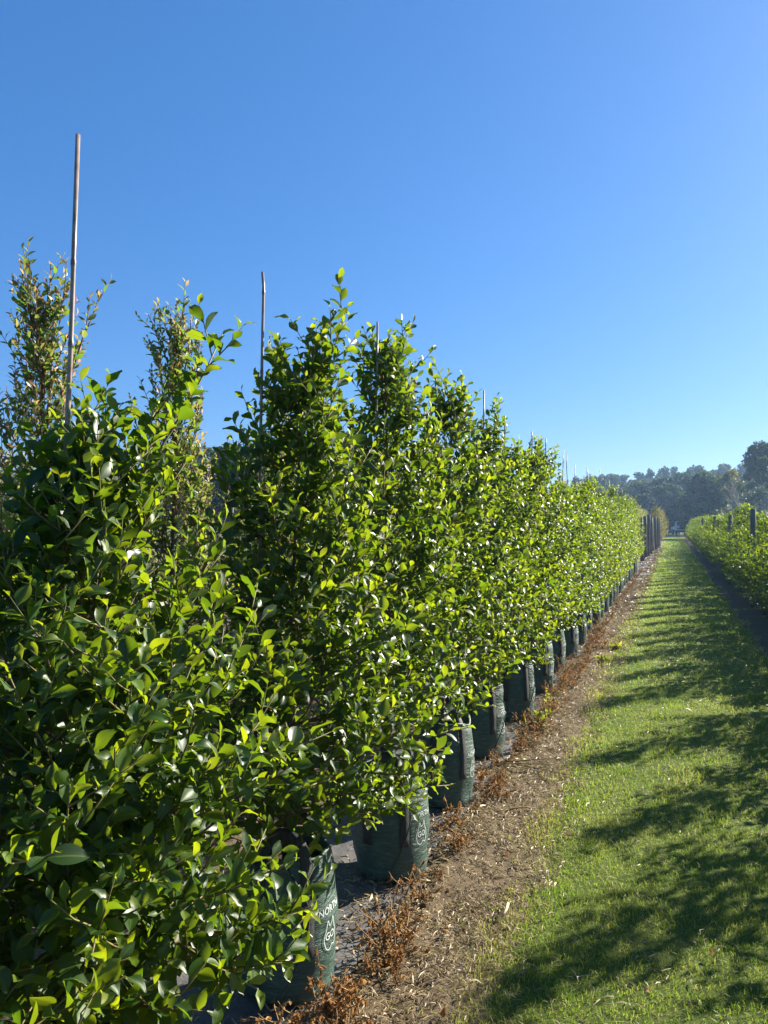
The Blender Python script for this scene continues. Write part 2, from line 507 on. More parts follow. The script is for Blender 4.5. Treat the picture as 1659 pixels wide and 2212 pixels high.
def twig_leaves(L, pts, rng, leafL, space, start, age0, outward, tipage=1.0, sizevar=0.18, droop=0.0, spread=0.75):
    _, _, ln = interp_poly(pts, [0])
    n = max(2, int(ln * (1 - start) / space) + 1)
    s = np.linspace(start, 1.0, n)
    p, t, _ = interp_poly(pts, s)
    ref = unit(np.cross(t, UP + rng.normal(0, 0.05, 3)))
    b = np.cross(ref, t)
    ph = np.arange(n) * 2.4 + rng.uniform(0, 6.28)
    out = ref * np.cos(ph)[:, None] + b * np.sin(ph)[:, None]
    f = np.linspace(0, 1, n)
    d = t * (0.45 + 0.5 * (f ** 3))[:, None] + out * spread + UP * (0.28 - droop) + rng.normal(0, 0.16, (n, 3))
    nn = UP * 0.75 + outward * 0.45 + t * 0.35 + rng.normal(0, 0.38, (n, 3))
    s_ = leafL * (1 + rng.normal(0, sizevar, n)) * (1 - 0.38 * f ** 4)
    a = age0 + (tipage - age0) * f ** 2.2 + rng.normal(0, 0.12, n)
    L.add(p, d, nn, np.maximum(s_, leafL * 0.4), a)

def shrub(seed, H, Rf, nprim, leafL, space=0.028, z0=0.52, lean=(0, 0), elev=(8, 58), twiglen=(0.09, 0.22), twigstep=0.062,
          trunk_r=0.013, ztr=0.38, tipage=0.95, age_in=0.0, age_out=0.28, shoots=(), upright=0.0, nshoot=4, spread=0.75):
    """returns trunk polyline+radii, list of (branch polylines with radii), Leaves"""
    rng = np.random.default_rng(seed)
    L = Leaves()
    k = 9
    zt = np.linspace(ztr, H * 0.94, k)
    f = (zt - ztr) / (zt[-1] - ztr)
    tr = np.stack([lean[0] * f + 0.02 * np.cumsum(rng.normal(0, 0.5, k)) * f, lean[1] * f + 0.02 * np.cumsum(rng.normal(0, 0.5, k)) * f, zt], -1)
    trr = trunk_r * (1 - 0.75 * f)
    branches = []
    def at_trunk(z):
        return np.array([np.interp(z, tr[:, 2], tr[:, 0]), np.interp(z, tr[:, 2], tr[:, 1]), z])
    def grow(origin, az, e, length, hfrac, r0, steep=0.0):
        m = 7
        pts = [np.array(origin)]
        ca = az
        for i in range(m - 1):
            fr = i / (m - 2)
            ee = e + steep * fr + rng.normal(0, 0.09)
            ca += rng.normal(0, 0.12)
            pts.append(pts[-1] + np.array([math.cos(ca) * math.cos(ee), math.sin(ca) * math.cos(ee), math.sin(ee)]) * length / (m - 1))
        pts = np.array(pts)
        rad = np.linspace(r0, 0.0016, m)
        group = [(pts, rad)]
        outw = np.array([math.cos(az), math.sin(az), 0.0])
        ns = max(1, int(length * 0.8 / twigstep))
        side = rng.choice([-1, 1])
        for j in range(ns):
            s = 0.16 + 0.80 * (j + rng.uniform(0, 0.8)) / ns
            p, t, _ = interp_poly(pts, [s])
            p, t = p[0], t[0]
            side = -side
            hor = unit(np.cross(UP, t))
            dv = unit(t * 0.62 + hor * side * rng.uniform(0.35, 0.95) + UP * rng.uniform(-0.15 + upright, 0.65 + upright) + rng.normal(0, 0.15, 3))
            tl = rng.uniform(*twiglen) * (1.0 - 0.35 * s)
            bend = UP * 0.03 * rng.uniform(0.2, 1.2) + rng.normal(0, 0.006, 3)
            tp = np.array([p, p + dv * tl * 0.5 + bend * 0.3, p + dv * tl + bend])
            group.append((tp, np.array([0.0024, 0.0018, 0.0011])))
            twig_leaves(L, tp, rng, leafL, space, 0.15, age_in + (age_out - age_in) * s, outw, tipage * rng.uniform(0.55, 1.0), spread=spread)
        twig_leaves(L, pts, rng, leafL, space * 1.15, 0.35, age_in + (age_out - age_in) * 0.6, outw, tipage, spread=spread)
        branches.append(group)
    for i in range(nprim):
        fr = (i + rng.uniform(0, 1)) / nprim
        h = z0 + (H * 0.95 - z0) * fr
        rr = Rf(h) * rng.uniform(0.70, 1.18)
        e = R(elev[0] + (elev[1] - elev[0]) * fr + rng.normal(0, 9))
        length = rr / max(0.35, math.cos(e))
        zo = max(ztr + 0.06, h - length * math.sin(e) * 0.75)
        grow(at_trunk(zo), i * 2.39996 + rng.normal(0, 0.35), e, length, fr, 0.0055 * (1.15 - fr), steep=R(12))
    for i in range(nshoot):      # upright shoots at the top
        h = H * rng.uniform(0.80, 0.90)
        grow(at_trunk(h), rng.uniform(0, 6.28), R(rng.uniform(62, 84)), (H - h) * rng.uniform(0.75, 1.15), 1.0, 0.004)
    for (h, az, e, ln) in shoots:
        grow(at_trunk(h), R(az), R(e), ln, 1.0, 0.006)
    L.done()
    return (tr, trr), branches, L

def prof(pts):
    zs = [p[0] for p in pts]; rr = [p[1] for p in pts]
    return lambda z: float(np.interp(z, zs, rr))

CAMP = np.array([0, 0, CAM_H])

def near_tree(name, loc, data, temps, nleaf, leafmeshes, barkm, twigm, leafm, seed, per_branch=True):
    """tree > trunk, branch..., crown (> leaf, leaf.001 ...)"""
    rng = np.random.default_rng(seed)
    (tr, trr), branches, L = data
    root = empty(name, loc)
    mb = MB(); mb.tube(tr, trr, 7)
    obj('trunk', mb.mesh('trunk', barkm), root)
    if per_branch:
        for g in branches:
            mb = MB()
            for pts, rad in g: mb.tube(pts, rad, 5 if len(pts) > 4 else 4)
            obj('branch', mb.mesh('branch', twigm), root)
    # the leaves that show largest: nearest to the camera and on the open side
    P = L.p + np.array(loc)
    v = P - CAMP
    dist = np.linalg.norm(v, axis=1)
    cen = np.array([loc[0], loc[1], 0]); rad = P - cen; rad[:, 2] = 0
    facing = -(rad * v).sum(1) / (dist + 1e-6)
    score = L.s / dist * (1 + 2.2 * facing)
    order = np.argsort(-score)
    pick = order[:nleaf]; rest = order[nleaf:]
    mb = MB()
    leaves_mesh(mb, L, rest, temps, rng)
    if not per_branch:
        pass
    crown = obj('crown', mb.mesh('crown', leafm, True, True), root)
    crown['kind'] = 'stuff'
    ages = sorted(leafmeshes.keys())
    for i in pick:
        a = min(ages, key=lambda q: abs(q - L.a[i]))
        me = leafmeshes[a][int(rng.integers(0, len(leafmeshes[a])))]
        o = bpy.data.objects.new('leaf', me)
        s = float(L.s[i])
        o.matrix_local = Matrix(((L.x[i][0]*s, L.d[i][0]*s, L.n[i][0]*s, L.p[i][0]),
                                 (L.x[i][1]*s, L.d[i][1]*s, L.n[i][1]*s, L.p[i][1]),
                                 (L.x[i][2]*s, L.d[i][2]*s, L.n[i][2]*s, L.p[i][2]), (0, 0, 0, 1)))
        link(o, crown)
    return root

def far_tree_meshes(data, temps, barkm, twigm, leafm, seed):
    rng = np.random.default_rng(seed)
    (tr, trr), branches, L = data
    mb = MB(); mb.tube(tr, trr, 5)
    tm = mb.mesh('trunk', barkm)
    mb = MB()
    for g in branches: mb.tube(g[0][0][::2], g[0][1][::2], 3, cap=False)
    bm_ = mb.mesh('limbs', twigm)
    mb = MB(); leaves_mesh(mb, L, np.arange(len(L.p)), temps, rng)
    cm = mb.mesh('crown', leafm, True, True)
    return tm, bm_, cm

def place_far(name, meshes, loc, rz, sc):
    root = empty(name, loc, rz)
    root.scale = sc
    obj('trunk', meshes[0], root)
    c = obj('crown', meshes[2], root)
    obj('limb_frame', meshes[1], c)
    return root

ORD = ['zeroth', 'first', 'second', 'third', 'fourth', 'fifth', 'sixth', 'seventh', 'eighth', 'ninth', 'tenth', 'eleventh', 'twelfth', 'thirteenth', 'fourteenth', 'fifteenth', 'sixteenth', 'seventeenth', 'eighteenth', 'nineteenth', 'twentieth',
       'twenty-first', 'twenty-second', 'twenty-third', 'twenty-fourth', 'twenty-fifth', 'twenty-sixth', 'twenty-seventh', 'twenty-eighth', 'twenty-ninth', 'thirtieth']

# ------------------------------------------------------------------ ground
def hill(x, y):
    x = np.asarray(x, dtype=float); y = np.asarray(y, dtype=float)
    t = np.clip((y - 125) / 105, 0, 1)
    return (t * t * (3 - 2 * t)) * (4.6 + 1.2 * np.sin(x * 0.02 + 1) + 0.8 * np.sin(x * 0.07)) - 0.02

def grid_mesh(name, xs, ys, zf, mat):
    X, Y = np.meshgrid(xs, ys)
    v = np.stack([X, Y, zf(X, Y)], -1).reshape(-1, 3)
    nx, ny = len(xs), len(ys)
    i = np.arange(ny - 1)[:, None] * nx + np.arange(nx - 1)[None, :]
    return mesh_np(name, v, [np.stack([i, i + 1, i + nx + 1, i + nx], -1).reshape(-1, 4)], mat)

xs = np.concatenate([np.linspace(-400, -60, 12)[:-1], np.linspace(-60, 120, 46)[:-1], np.linspace(120, 400, 8)])
ys = np.concatenate([np.linspace(-70, 100, 9)[:-1], np.linspace(100, 260, 41)[:-1], np.linspace(260, 430, 8)])
tag(obj('ground', grid_mesh('ground', xs, ys, hill, M['field'])), kind='structure')
for nm, x0, x1 in (('soil_bed', -9.0, -0.5), ('soil_bed', 0.8, 3.2)):
    tag(obj(nm, grid_mesh(nm, np.linspace(x0, x1, 20), np.linspace(-4, 96, 80), lambda X, Y: -0.008 + 0.006 * snoise(X, Y, 6, 0.6, 3), M['soil'])), kind='structure')

LANE_L = lambda y: -0.63 - 0.10 * np.exp(-((y - 10) / 5.0) ** 2) + 0.045 * snoise(y * 0 + 3.1, y, 11, 0.55, 4)
LANE_R = lambda y: 1.06 + 0.08 * snoise(y * 0 + 1.1, y, 12, 0.5, 4)
# left soil strip with its own relief (bare clods)
xs = np.linspace(-1.05, -0.50, 30); ys = np.concatenate([np.arange(0.6, 9, 0.02), np.arange(9, 32, 0.08)])
def soil_h(X, Y):
    return 0.008 + 0.007 * snoise(X, Y, 3, 2.5, 3) + 0.006 * snoise(X, Y, 4, 9, 3)
tag(obj('soil_strip', grid_mesh('soil_strip', xs, ys, soil_h, M['soil'])), kind='structure')
# the grass path
ys = np.concatenate([np.arange(0.4, 14, 0.05), np.arange(14, 92, 0.4)])
us = np.linspace(0, 1, 24)
Yg, Ug = np.meshgrid(ys, us, indexing='ij')
Xg = LANE_L(Yg) + Ug * (LANE_R(Yg) - LANE_L(Yg))
Zg = 0.016 + 0.010 * snoise(Xg, Yg, 8, 0.9, 3) * np.minimum(1, 6 * np.minimum(Ug, 1 - Ug)) - 0.02 * (np.abs(Ug - 0.5) * 2) ** 12
n0, n1 = Yg.shape
i = np.arange(n0 - 1)[:, None] * n1 + np.arange(n1 - 1)[None, :]
tag(obj('grass_path', mesh_np('grass_path', np.stack([Xg, Yg, Zg], -1).reshape(-1, 3), [np.stack([i, i + 1, i + n1 + 1, i + n1], -1).reshape(-1, 4)], M['turf'])), kind='structure')
def lane_z(x, y):
    return 0.016 + 0.010 * snoise(x, y, 8, 0.9, 3)

# weed mat under the bag row, creased and curling at its edge
xs = np.linspace(-1.85, -1.10, 34); ys = np.concatenate([np.arange(0.5, 9, 0.035), np.arange(9, 31, 0.12)])
X, Y = np.meshgrid(xs, ys)
X = np.where(X > -1.2, X + 0.07 * snoise(Y, Y * 0, 21, 0.8, 3) * (X + 1.2) / 0.22, X)
Z = 0.022 + 0.008 * snoise(X, Y, 22, 1.8, 3) + 0.004 * snoise(X * 3, Y, 23, 3, 2)
nx, ny = len(xs), len(ys)
i = np.arange(ny - 1)[:, None] * nx + np.arange(nx - 1)[None, :]
tag(obj('weed_mat', mesh_np('weed_mat', np.stack([X, Y, Z], -1).reshape(-1, 3), [np.stack([i, i + 1, i + nx + 1, i + nx], -1).reshape(-1, 4)], M['mat'])),
    'grey creased weed mat laid under the row of planter bags', 'weed mat', kind='structure')

# ------------------------------------------------------------------ grass blades
def blades(rng, x, y, z, h, w, lean, age, name, mat, flat=False):
    n = len(x)
    az = rng.uniform(0, 6.28, n)
    side = np.stack([np.cos(az), np.sin(az), np.zeros(n)], -1)
    la = rng.uniform(0, 6.28, n)
    ld = np.stack([np.cos(la), np.sin(la), np.zeros(n)], -1)
    base = np.stack([x, y, z], -1)
    up = np.array([0, 0, 1.0])
    m1 = base + up * (h * 0.55)[:, None] + ld * (lean * h * 0.25)[:, None]
    tip = base + up * (h * (1 - 0.25 * lean))[:, None] + ld * (lean * h * 0.85)[:, None]
    w2 = (w * 0.5)[:, None]
    V = np.stack([base - side * w2, base + side * w2, m1 - side * w2 * 0.8, m1 + side * w2 * 0.8, tip], 1)
    k = (np.arange(n) * 5)[:, None]
    q = np.array([[0, 1, 3, 2]]) + k
    t = np.array([[2, 3, 4]]) + k
    c = np.zeros((n, 5, 4)); c[:, :, 0] = age[:, None]; c[:, :, 3] = 1
    return obj(name, mesh_np(name, V.reshape(-1, 3), [q, t], mat, False, c.reshape(-1, 4)))

rng = np.random.default_rng(77)
bx, by, bh, bw, ba = [], [], [], [], []
for (y0, y1, dens, hh, ww) in ((0.9, 4.4, 15500, 0.026, 0.0022), (4.4, 8, 7000, 0.029, 0.0034), (8, 16, 2000, 0.036, 0.006), (16, 34, 620, 0.04, 0.012), (34, 90, 150, 0.05, 0.03)):
    n = int((y1 - y0) * 1.95 * dens)
    y = rng.uniform(y0, y1, n); x = rng.uniform(-0.85, 1.3, n)
    l, r = LANE_L(y), LANE_R(y)
    edge = np.minimum(x - l, r - x)
    patch = snoise(x, y, 31, 0.9, 4)
    keep = rng.random(n) < np.clip((edge + 0.10 + 0.10 * patch) / 0.16, 0, 1) * np.clip(0.78 + 0.5 * snoise(x, y, 32, 3.0, 3), 0.25, 1)
    x, y, patch, edge = x[keep], y[keep], patch[keep], edge[keep]
    tuft = np.clip(snoise(x, y, 33, 2.2, 3), -0.6, 1)
    bx.append(x); by.append(y)
    bh.append(hh * rng.uniform(0.5, 1.35, len(x)) * (1 + 0.55 * tuft))
    bw.append(ww * rng.uniform(0.7, 1.3, len(x)))
    a = 0.30 + 0.20 * patch + rng.normal(0, 0.13, len(x)) + 0.25 * np.clip(0.12 - edge, 0, 0.2) / 0.12
    dry = rng.random(len(x)) < 0.10 + 0.12 * np.clip(patch, 0, 1)
    ba.append(np.clip(np.where(dry, rng.uniform(0.7, 1, len(x)), a), 0, 1))
bx, by, bh, bw, ba = map(np.concatenate, (bx, by, bh, bw, ba))
g = blades(rng, bx, by, lane_z(bx, by) - 0.004, bh, bw, rng.uniform(0.2, 1.5, len(bx)), ba, 'lawn_grass', M['blade'])
tag(g, 'short mown green grass covering the lane', 'grass', kind='stuff')
# sparse green blades coming up through the soil strip, and a ragged shaded verge on the right
n = 5200
y = 0.8 + 13 * rng.random(n) ** 1.4; x = rng.uniform(-1.0, -0.55, n)
k = rng.random(n) < np.clip(0.12 + 0.75 * snoise(x, y, 41, 1.3, 4) + 0.5 * (x + 0.9) , 0.02, 1)
x, y = x[k], y[k]
g = blades(rng, x, y, soil_h(x, y), rng.uniform(0.01, 0.03, len(x)), rng.uniform(0.002, 0.004, len(x)) * (1 + y * 0.1), rng.uniform(0.5, 2, len(x)), np.clip(rng.normal(0.42, 0.2, len(x)), 0, 1), 'sparse_grass', M['blade'])
tag(g, 'thin scattered grass creeping over the bare soil strip', 'grass', kind='stuff')

def litter(name, n, xr, yr, seed, zf, lr, wr, label, yp=1.5, dens=None, tone=0.5):
    rng = np.random.default_rng(seed)
    y = yr[0] + (yr[1] - yr[0]) * rng.random(n) ** yp; x = rng.uniform(*xr, n)
    if dens is not None:
        k = rng.random(n) < dens(x, y); x, y = x[k], y[k]; n = len(x)
    az = rng.uniform(0, 6.28, n); ln = rng.uniform(*lr, n) * (1 + 0.05 * y); w = rng.uniform(*wr, n) * (1 + 0.09 * y)
    d = np.stack([np.cos(az), np.sin(az), rng.normal(0, 0.22, n)], -1)
    s = np.stack([-np.sin(az), np.cos(az), rng.normal(0, 0.5, n)], -1)
    p = np.stack([x, y, zf(x, y) + rng.uniform(0.002, 0.016, n)], -1)
    bend = np.stack([-np.sin(az), np.cos(az), rng.uniform(-0.2, 1.0, n)], -1) * (rng.normal(0, 0.25, n) * ln)[:, None]
    a = p - d * (ln * 0.5)[:, None]; b = p + bend * 0.5 + np.array([0, 0, 0.004]); c = p + d * (ln * 0.5)[:, None]
    w2 = (w * 0.5)[:, None]
    V = np.stack([a - s * w2 * 0.6, a + s * w2 * 0.6, b - s * w2, b + s * w2, c - s * w2 * 0.4, c + s * w2 * 0.4], 1)
    k = (np.arange(n) * 6)[:, None]
    q = np.concatenate([np.array([[0, 1, 3, 2]]) + k, np.array([[2, 3, 5, 4]]) + k])
    col = np.zeros((n, 6, 4)); col[:, :, 0] = np.clip(rng.normal(tone, 0.28 * min(1, tone * 2), n), 0, 1)[:, None]; col[:, :, 3] = 1
    o = obj(name, mesh_np(name, V.reshape(-1, 3), [q], M['litter'], False, col.reshape(-1, 4)))
    return tag(o, label, 'litter', kind='stuff')
litter('dry_clippings', 46000, (-1.06, -0.50), (0.7, 15), 51, soil_h, (0.010, 0.045), (0.0014, 0.0036), 'dry straw clippings strewn over the bare soil beside the bags', 1.5,
       lambda x, y: np.clip(0.62 + 0.55 * snoise(x, y, 52, 1.6, 4), 0.12, 1))
litter('dead_thatch', 5000, (-0.62, 0.95), (0.9, 12), 53, lambda x, y: lane_z(x, y) + 0.006, (0.015, 0.05), (0.0014, 0.003), 'pale dead grass blades lying through the mown lane', 1.4)
litter('bark_litter', 20000, (-1.5, -0.95), (1.2, 14), 54, lambda x, y: x * 0 + 0.03, (0.012, 0.045), (0.002, 0.006), 'brown leaf litter lying on the weed mat between the bags', 1.3,
       lambda x, y: np.clip(0.45 + 0.8 * snoise(x, y, 55, 1.4, 3), 0.05, 1))

litter('far_litter', 9000, (-1.15, -0.55), (14, 58), 56, lambda x, y: x * 0 + 0.006, (0.03, 0.07), (0.004, 0.008), 'reddish brown litter on the soil along the far half of the row', 1.3, tone=0.25)

# ------------------------------------------------------------------ planter bags
BR, BH = 0.175, 0.47
def bag_radius(th, z, seed):
    """outer radius of the sagging bag; th, z arrays"""
    u = np.clip(z / BH, 0, 1)
    r = BR * (0.90 + 0.12 * np.sin(np.pi * np.clip(u * 0.95 + 0.05, 0, 1)) ** 0.8)
    r = r - 0.012 * np.clip(1 - u / 0.06, 0, 1) ** 2
    rg = np.random.default_rng(seed)
    for k in range(5):
        a, b, c, d = rg.uniform(-3.5, 3.5), rg.uniform(14, 46), rg.uniform(0, 6.28), rg.uniform(0.0010, 0.0026)
        n_ = rg.integers(1, 4)
        r = r + d * np.sin(b * z + round(a) * th + c) * (0.6 + 0.4 * np.sin(n_ * th + c))
    r = r + 0.0035 * np.sin(3 * th + seed) + 0.0025 * np.sin(7 * th + seed * 1.7) * u
    return r

def bag_mesh(seed, nth=56, nz=26):
    th = np.arange(nth) * 2 * math.pi / nth
    zs = np.linspace(0.0, BH, nz)
    T, Z = np.meshgrid(th, zs)
    rr = bag_radius(T, Z, seed)
    rimw = 0.012 * np.sin(2 * T + seed) + 0.008 * np.sin(5 * T + seed * 2.3)
    Zs = Z + rimw * np.clip((Z / BH - 0.6) / 0.4, 0, 1)
    rings = [np.stack([rr * np.cos(T), rr * np.sin(T), Zs], -1).reshape(-1, 3)]
    # folded rim and inner face
    for dr, dz in ((0.004, 0.006), (-0.006, 0.010), (-0.012, 0.0), (-0.016, -0.07)):
        r2 = rr[-1] + dr
        rings.append(np.stack([r2 * np.cos(th), r2 * np.sin(th), Zs[-1] + dz], -1))
    v = np.concatenate(rings); m = nz + 4
    i = np.arange(m - 1)[:, None] * nth + np.arange(nth)[None, :]
    j = np.arange(m - 1)[:, None] * nth + (np.arange(nth)[None, :] + 1) % nth
    q = np.stack([i, j, j + nth, i + nth], -1).reshape(-1, 4)
    v = np.concatenate([v, [[0, 0, 0.0]]])
    k = np.arange(nth)
    t = np.stack([(k + 1) % nth, k, np.full(nth, m * nth)], -1)
    return mesh_np('planter_bag', v, [q, t], M['bag'])

def soil_disc(seed):
    rg = np.random.default_rng(seed)
    rings = [(0, 0.41), (0.05, 0.42), (0.1, 0.415), (0.14, 0.405), (0.162, 0.40)]
    v = [[0, 0, 0.415]]; n = 20
    for r, z in rings[1:]:
        for k in range(n):
            a = k * 2 * math.pi / n
            v.append([r * math.cos(a), r * math.sin(a), z + rg.normal(0, 0.006)])
    t = [[0, 1 + k, 1 + (k + 1) % n] for k in range(n)]
    q = []
    for j in range(3):
        for k in range(n):
            a, b = 1 + j * n + k, 1 + j * n + (k + 1) % n
            q.append([a, a + n, b + n, b])
    return mesh_np('soil', np.array(v), [np.array(q), np.array(t)], M['potsoil'])

def handle_mesh(seed, ang, w=0.045, half=0.085, loop_h=0.10, low=0.17):
    """webbing handle: two straps sewn to the wall joined by a loop above the rim"""
    n = 26
    s = np.linspace(0, 1, n)
    pts, nrm, wd = [], [], []
    for k in s:
        if k < 0.33:
            z = low + (BH - low) * (k / 0.33); a = -half / BR; out_ = 0.006
        elif k > 0.67:
            z = low + (BH - low) * ((1 - k) / 0.33); a = half / BR; out_ = 0.006
        else:
            f = (k - 0.33) / 0.34
            a = -half / BR * math.cos(math.pi * f); z = BH + loop_h * math.sin(math.pi * f) ** 0.8
            out_ = 0.006 - 0.035 * math.sin(math.pi * f) + 0.02 * math.sin(2 * math.pi * f + seed)
        pts.append((ang + a, z, out_))
    P = []
    for (a, z, o_) in pts:
        r = float(bag_radius(np.array(a), np.array(min(z, BH)), seed)) + o_
        P.append((r * math.cos(a), r * math.sin(a), z))
    P = np.array(P)
    tan = unit(np.gradient(P, axis=0))
    rad = unit(P * [1, 1, 0])
    side = unit(np.cross(tan, rad))
    w2 = w * 0.5 * (0.75 + 0.25 * np.abs(np.cos(s * math.pi)))
    tk = 0.0016
    ring = [P - side * w2[:, None] - rad * tk, P + side * w2[:, None] - rad * tk, P + side * w2[:, None] + rad * tk, P - side * w2[:, None] + rad * tk]
    v = np.stack(ring, 1).reshape(-1, 3)
    q = []
    for k in range(n - 1):
        for j in range(4):
            q.append([k * 4 + j, k * 4 + (j + 1) % 4, k * 4 + 4 + (j + 1) % 4, k * 4 + 4 + j])
    q += [[0, 3, 2, 1], [n * 4 - 4, n * 4 - 3, n * 4 - 2, n * 4 - 1]]
    return mesh_np('handle', v, [np.array(q)], M['strap'], False)

def text_flat(body, size):
    cu = bpy.data.curves.new('t', 'FONT'); cu.body = body; cu.size = size; cu.align_x = 'CENTER'; cu.resolution_u = 2
    o = bpy.data.objects.new('t', cu); COL.objects.link(o)
    dg = bpy.context.evaluated_depsgraph_get()
    me = bpy.data.meshes.new_from_object(o.evaluated_get(dg))
    v = np.array([x.co[:] for x in me.vertices]); f = [list(p.vertices) for p in me.polygons]
    bpy.data.objects.remove(o); bpy.data.curves.remove(cu); bpy.data.meshes.remove(me)
    return v, f
TXT = text_flat('NORTH', 0.034)
TXG = text_flat('GO', 0.036)
def wrap_print(seed, ang, z0, flat):
    v, f = flat
    a = ang + v[:, 0] / BR
    z = z0 + v[:, 1]
    r = bag_radius(a, z, seed) + 0.0035
    P = np.stack([r * np.cos(a), r * np.sin(a), z], -1)
    me = bpy.data.meshes.new('lettering')
    me.from_pydata([tuple(p) for p in P], [], f); me.materials.append(M['print'])
    return me
def emblem_flat():
    ctrl = np.array([(-0.030, -0.005), (-0.034, 0.02), (-0.022, 0.045), (-0.014, 0.075), (-0.004, 0.055), (0.008, 0.06), (0.016, 0.08), (0.024, 0.05),
                     (0.034, 0.03), (0.036, 0.0), (0.024, -0.018), (0.010, -0.012), (-0.004, -0.022), (-0.020, -0.02)])
    pts = []
    n = len(ctrl)
    for i in range(n):
        p0, p1, p2, p3 = ctrl[i - 1], ctrl[i], ctrl[(i + 1) % n], ctrl[(i + 2) % n]
        for t in (0, .25, .5, .75):
            pts.append(0.5 * (2 * p1 + (p2 - p0) * t + (2 * p0 - 5 * p1 + 4 * p2 - p3) * t * t + (3 * p1 - p0 - 3 * p2 + p3) * t ** 3))
    pts = np.array(pts); m = len(pts)
    tan = unit(np.roll(pts, -1, 0) - np.roll(pts, 1, 0)); nn = np.stack([-tan[:, 1], tan[:, 0]], -1) * 0.0014
    v = np.concatenate([pts - nn, pts + nn]); v = np.concatenate([v, np.zeros((2 * m, 1))], 1)
    return v, [[k, (k + 1) % m, m + (k + 1) % m, m + k] for k in range(m)]
EMB = emblem_flat()

BAGS = []
for s in range(5):
    BAGS.append(dict(seed=s + 1, bag=bag_mesh(s + 1), soil=soil_disc(s), h1=handle_mesh(s + 1, R(-68)), h2=handle_mesh(s + 1, R(112)),
                     txt=wrap_print(s + 1, R(-8), 0.285, TXT), emb=wrap_print(s + 1, R(-8), 0.185, EMB), go=wrap_print(s + 1, R(-8), 0.195, TXG)))
BAG_LO = [bag_mesh(s + 20, 24, 12) for s in range(3)]

def place_bag(x, y, rz, k, label, group, full=True, handles=True):
    B = BAGS[k % 5]
    o = obj('planter_bag', B['bag'] if full else BAG_LO[k % 3], None, (x, y, 0.028), rz)
    tag(o, label, 'planter bag', group)
    obj('soil', B['soil'], o)
    if handles:
        obj('handle', B['h1'], o); obj('handle', B['h2'], o)
    if full:
        e = obj('emblem', B['emb'], o); obj('lettering', B['go'], e); obj('lettering', B['txt'], o)
    return o

# ------------------------------------------------------------------ left row of fig trees
LX = -1.27
LY = [0.60, 1.42, 2.40, 3.35, 4.28, 5.25, 6.30, 7.40, 8.45]
while LY[-1] < 25.5: LY.append(LY[-1] + 1.0)
FH = [1.55, 2.20, 2.42, 2.62, 2.52, 2.50, 2.50, 2.48, 2.5]
def figprof(H, s=1.0):
    k = H / 2.5
    return prof([(0.45 * k, 0.30 * s), (0.62 * k, 0.47 * s), (0.95 * k, 0.50 * s), (1.35 * k, 0.44 * s), (1.75 * k, 0.34 * s), (2.1 * k, 0.21 * s), (2.42 * k, 0.07 * s), (2.7 * k, 0.05)])

LEAF_OBJ = {a: [leaf_mesh_single('leaf', t, a, M['fig']) for t in FIG_HI] for a in (0.05, 0.3, 0.55, 0.85)}
LEAF_OBJ_MID = {a: [leaf_mesh_single('leaf', t, a, M['fig']) for t in FIG_MID] for a in (0.05, 0.3, 0.55, 0.85)}
near_par = {
    0: dict(H=1.45, s=1.12, n=78, leaf=0.054, lean=(0.0, 0.0), shoots=[(0.75, -5, 12, 0.62), (0.62, 5, 0, 0.60), (0.95, 10, 18, 0.58), (0.7, 40, 10, 0.6), (0.6, -20, 5, 0.62)], nl=300),
    1: dict(H=1.86, s=1.10, n=124, leaf=0.055, lean=(-0.03, 0.02), shoots=[(1.50, 72, 61, 0.74), (1.50, 60, 62, 0.50), (1.45, 95, 55, 0.55), (1.4, 40, 55, 0.45), (0.85, -30, 6, 0.60), (0.62, -32, -12, 0.62), (0.66, -12, -8, 0.52), (0.72, 5, -4, 0.55), (0.9, -60, 12, 0.60), (0.75, -45, 4, 0.6), (1.2, -40, 20, 0.5), (1.0, 0, 15, 0.6)], nl=300),
    2: dict(H=2.28, s=1.05, n=124, leaf=0.054, lean=(0.02, 0.0), shoots=[(1.95, 15, 66, 0.47), (1.9, 190, 75, 0.36), (0.85, 0, 4, 0.60), (0.8, 25, 6, 0.66), (1.1, -20, 18, 0.55), (0.64, 38, -5, 0.66), (0.62, 50, -6, 0.68), (0.60, 26, -4, 0.60), (0.9, 15, 8, 0.66)], nl=300),
    3: dict(H=2.55, s=1.0, n=112, leaf=0.054, lean=(0.0, 0.02), shoots=[(2.2, 20, 72, 0.36)], nl=300),
    4: dict(H=2.48, s=1.0, n=106, leaf=0.054, lean=(0.03, 0.0), shoots=[(2.1, 60, 75, 0.32)], nl=300),
    5: dict(H=2.34, s=1.0, n=98, leaf=0.054, lean=(0.02, 0.03), shoots=[(2.1, 20, 78, 0.40)], nl=240),
    6: dict(H=2.28, s=1.0, n=92, leaf=0.055, lean=(0.0, 0.03), shoots=[], nl=180),
    7: dict(H=2.33, s=1.0, n=90, leaf=0.055, lean=(0.0, 0.0), shoots=[(2.1, 30, 80, 0.35)], nl=140),
}
FIG_GROUP = 'fig trees of the left hedge row'
fig_label = {
    0: 'low glossy fig shrub whose large leaves fill the bottom left corner, nearest the camera',
    1: 'nearest full fig tree on the left, crown around the tallest bare bamboo stake',
    2: 'second fig tree from the front of the left row, long shoot above its crown',
    3: 'third fig tree from the front of the left row, with a pointed crown tip',
}
VAR = [far_tree_meshes(shrub(300 + k, 2.5, figprof(2.5, 1.0), 78, 0.060, space=0.028, twigstep=0.065), FIG_LO, M['bark'], M['twig'], M['fig'], 400 + k) for k in range(5)]
rr = random.Random(9)
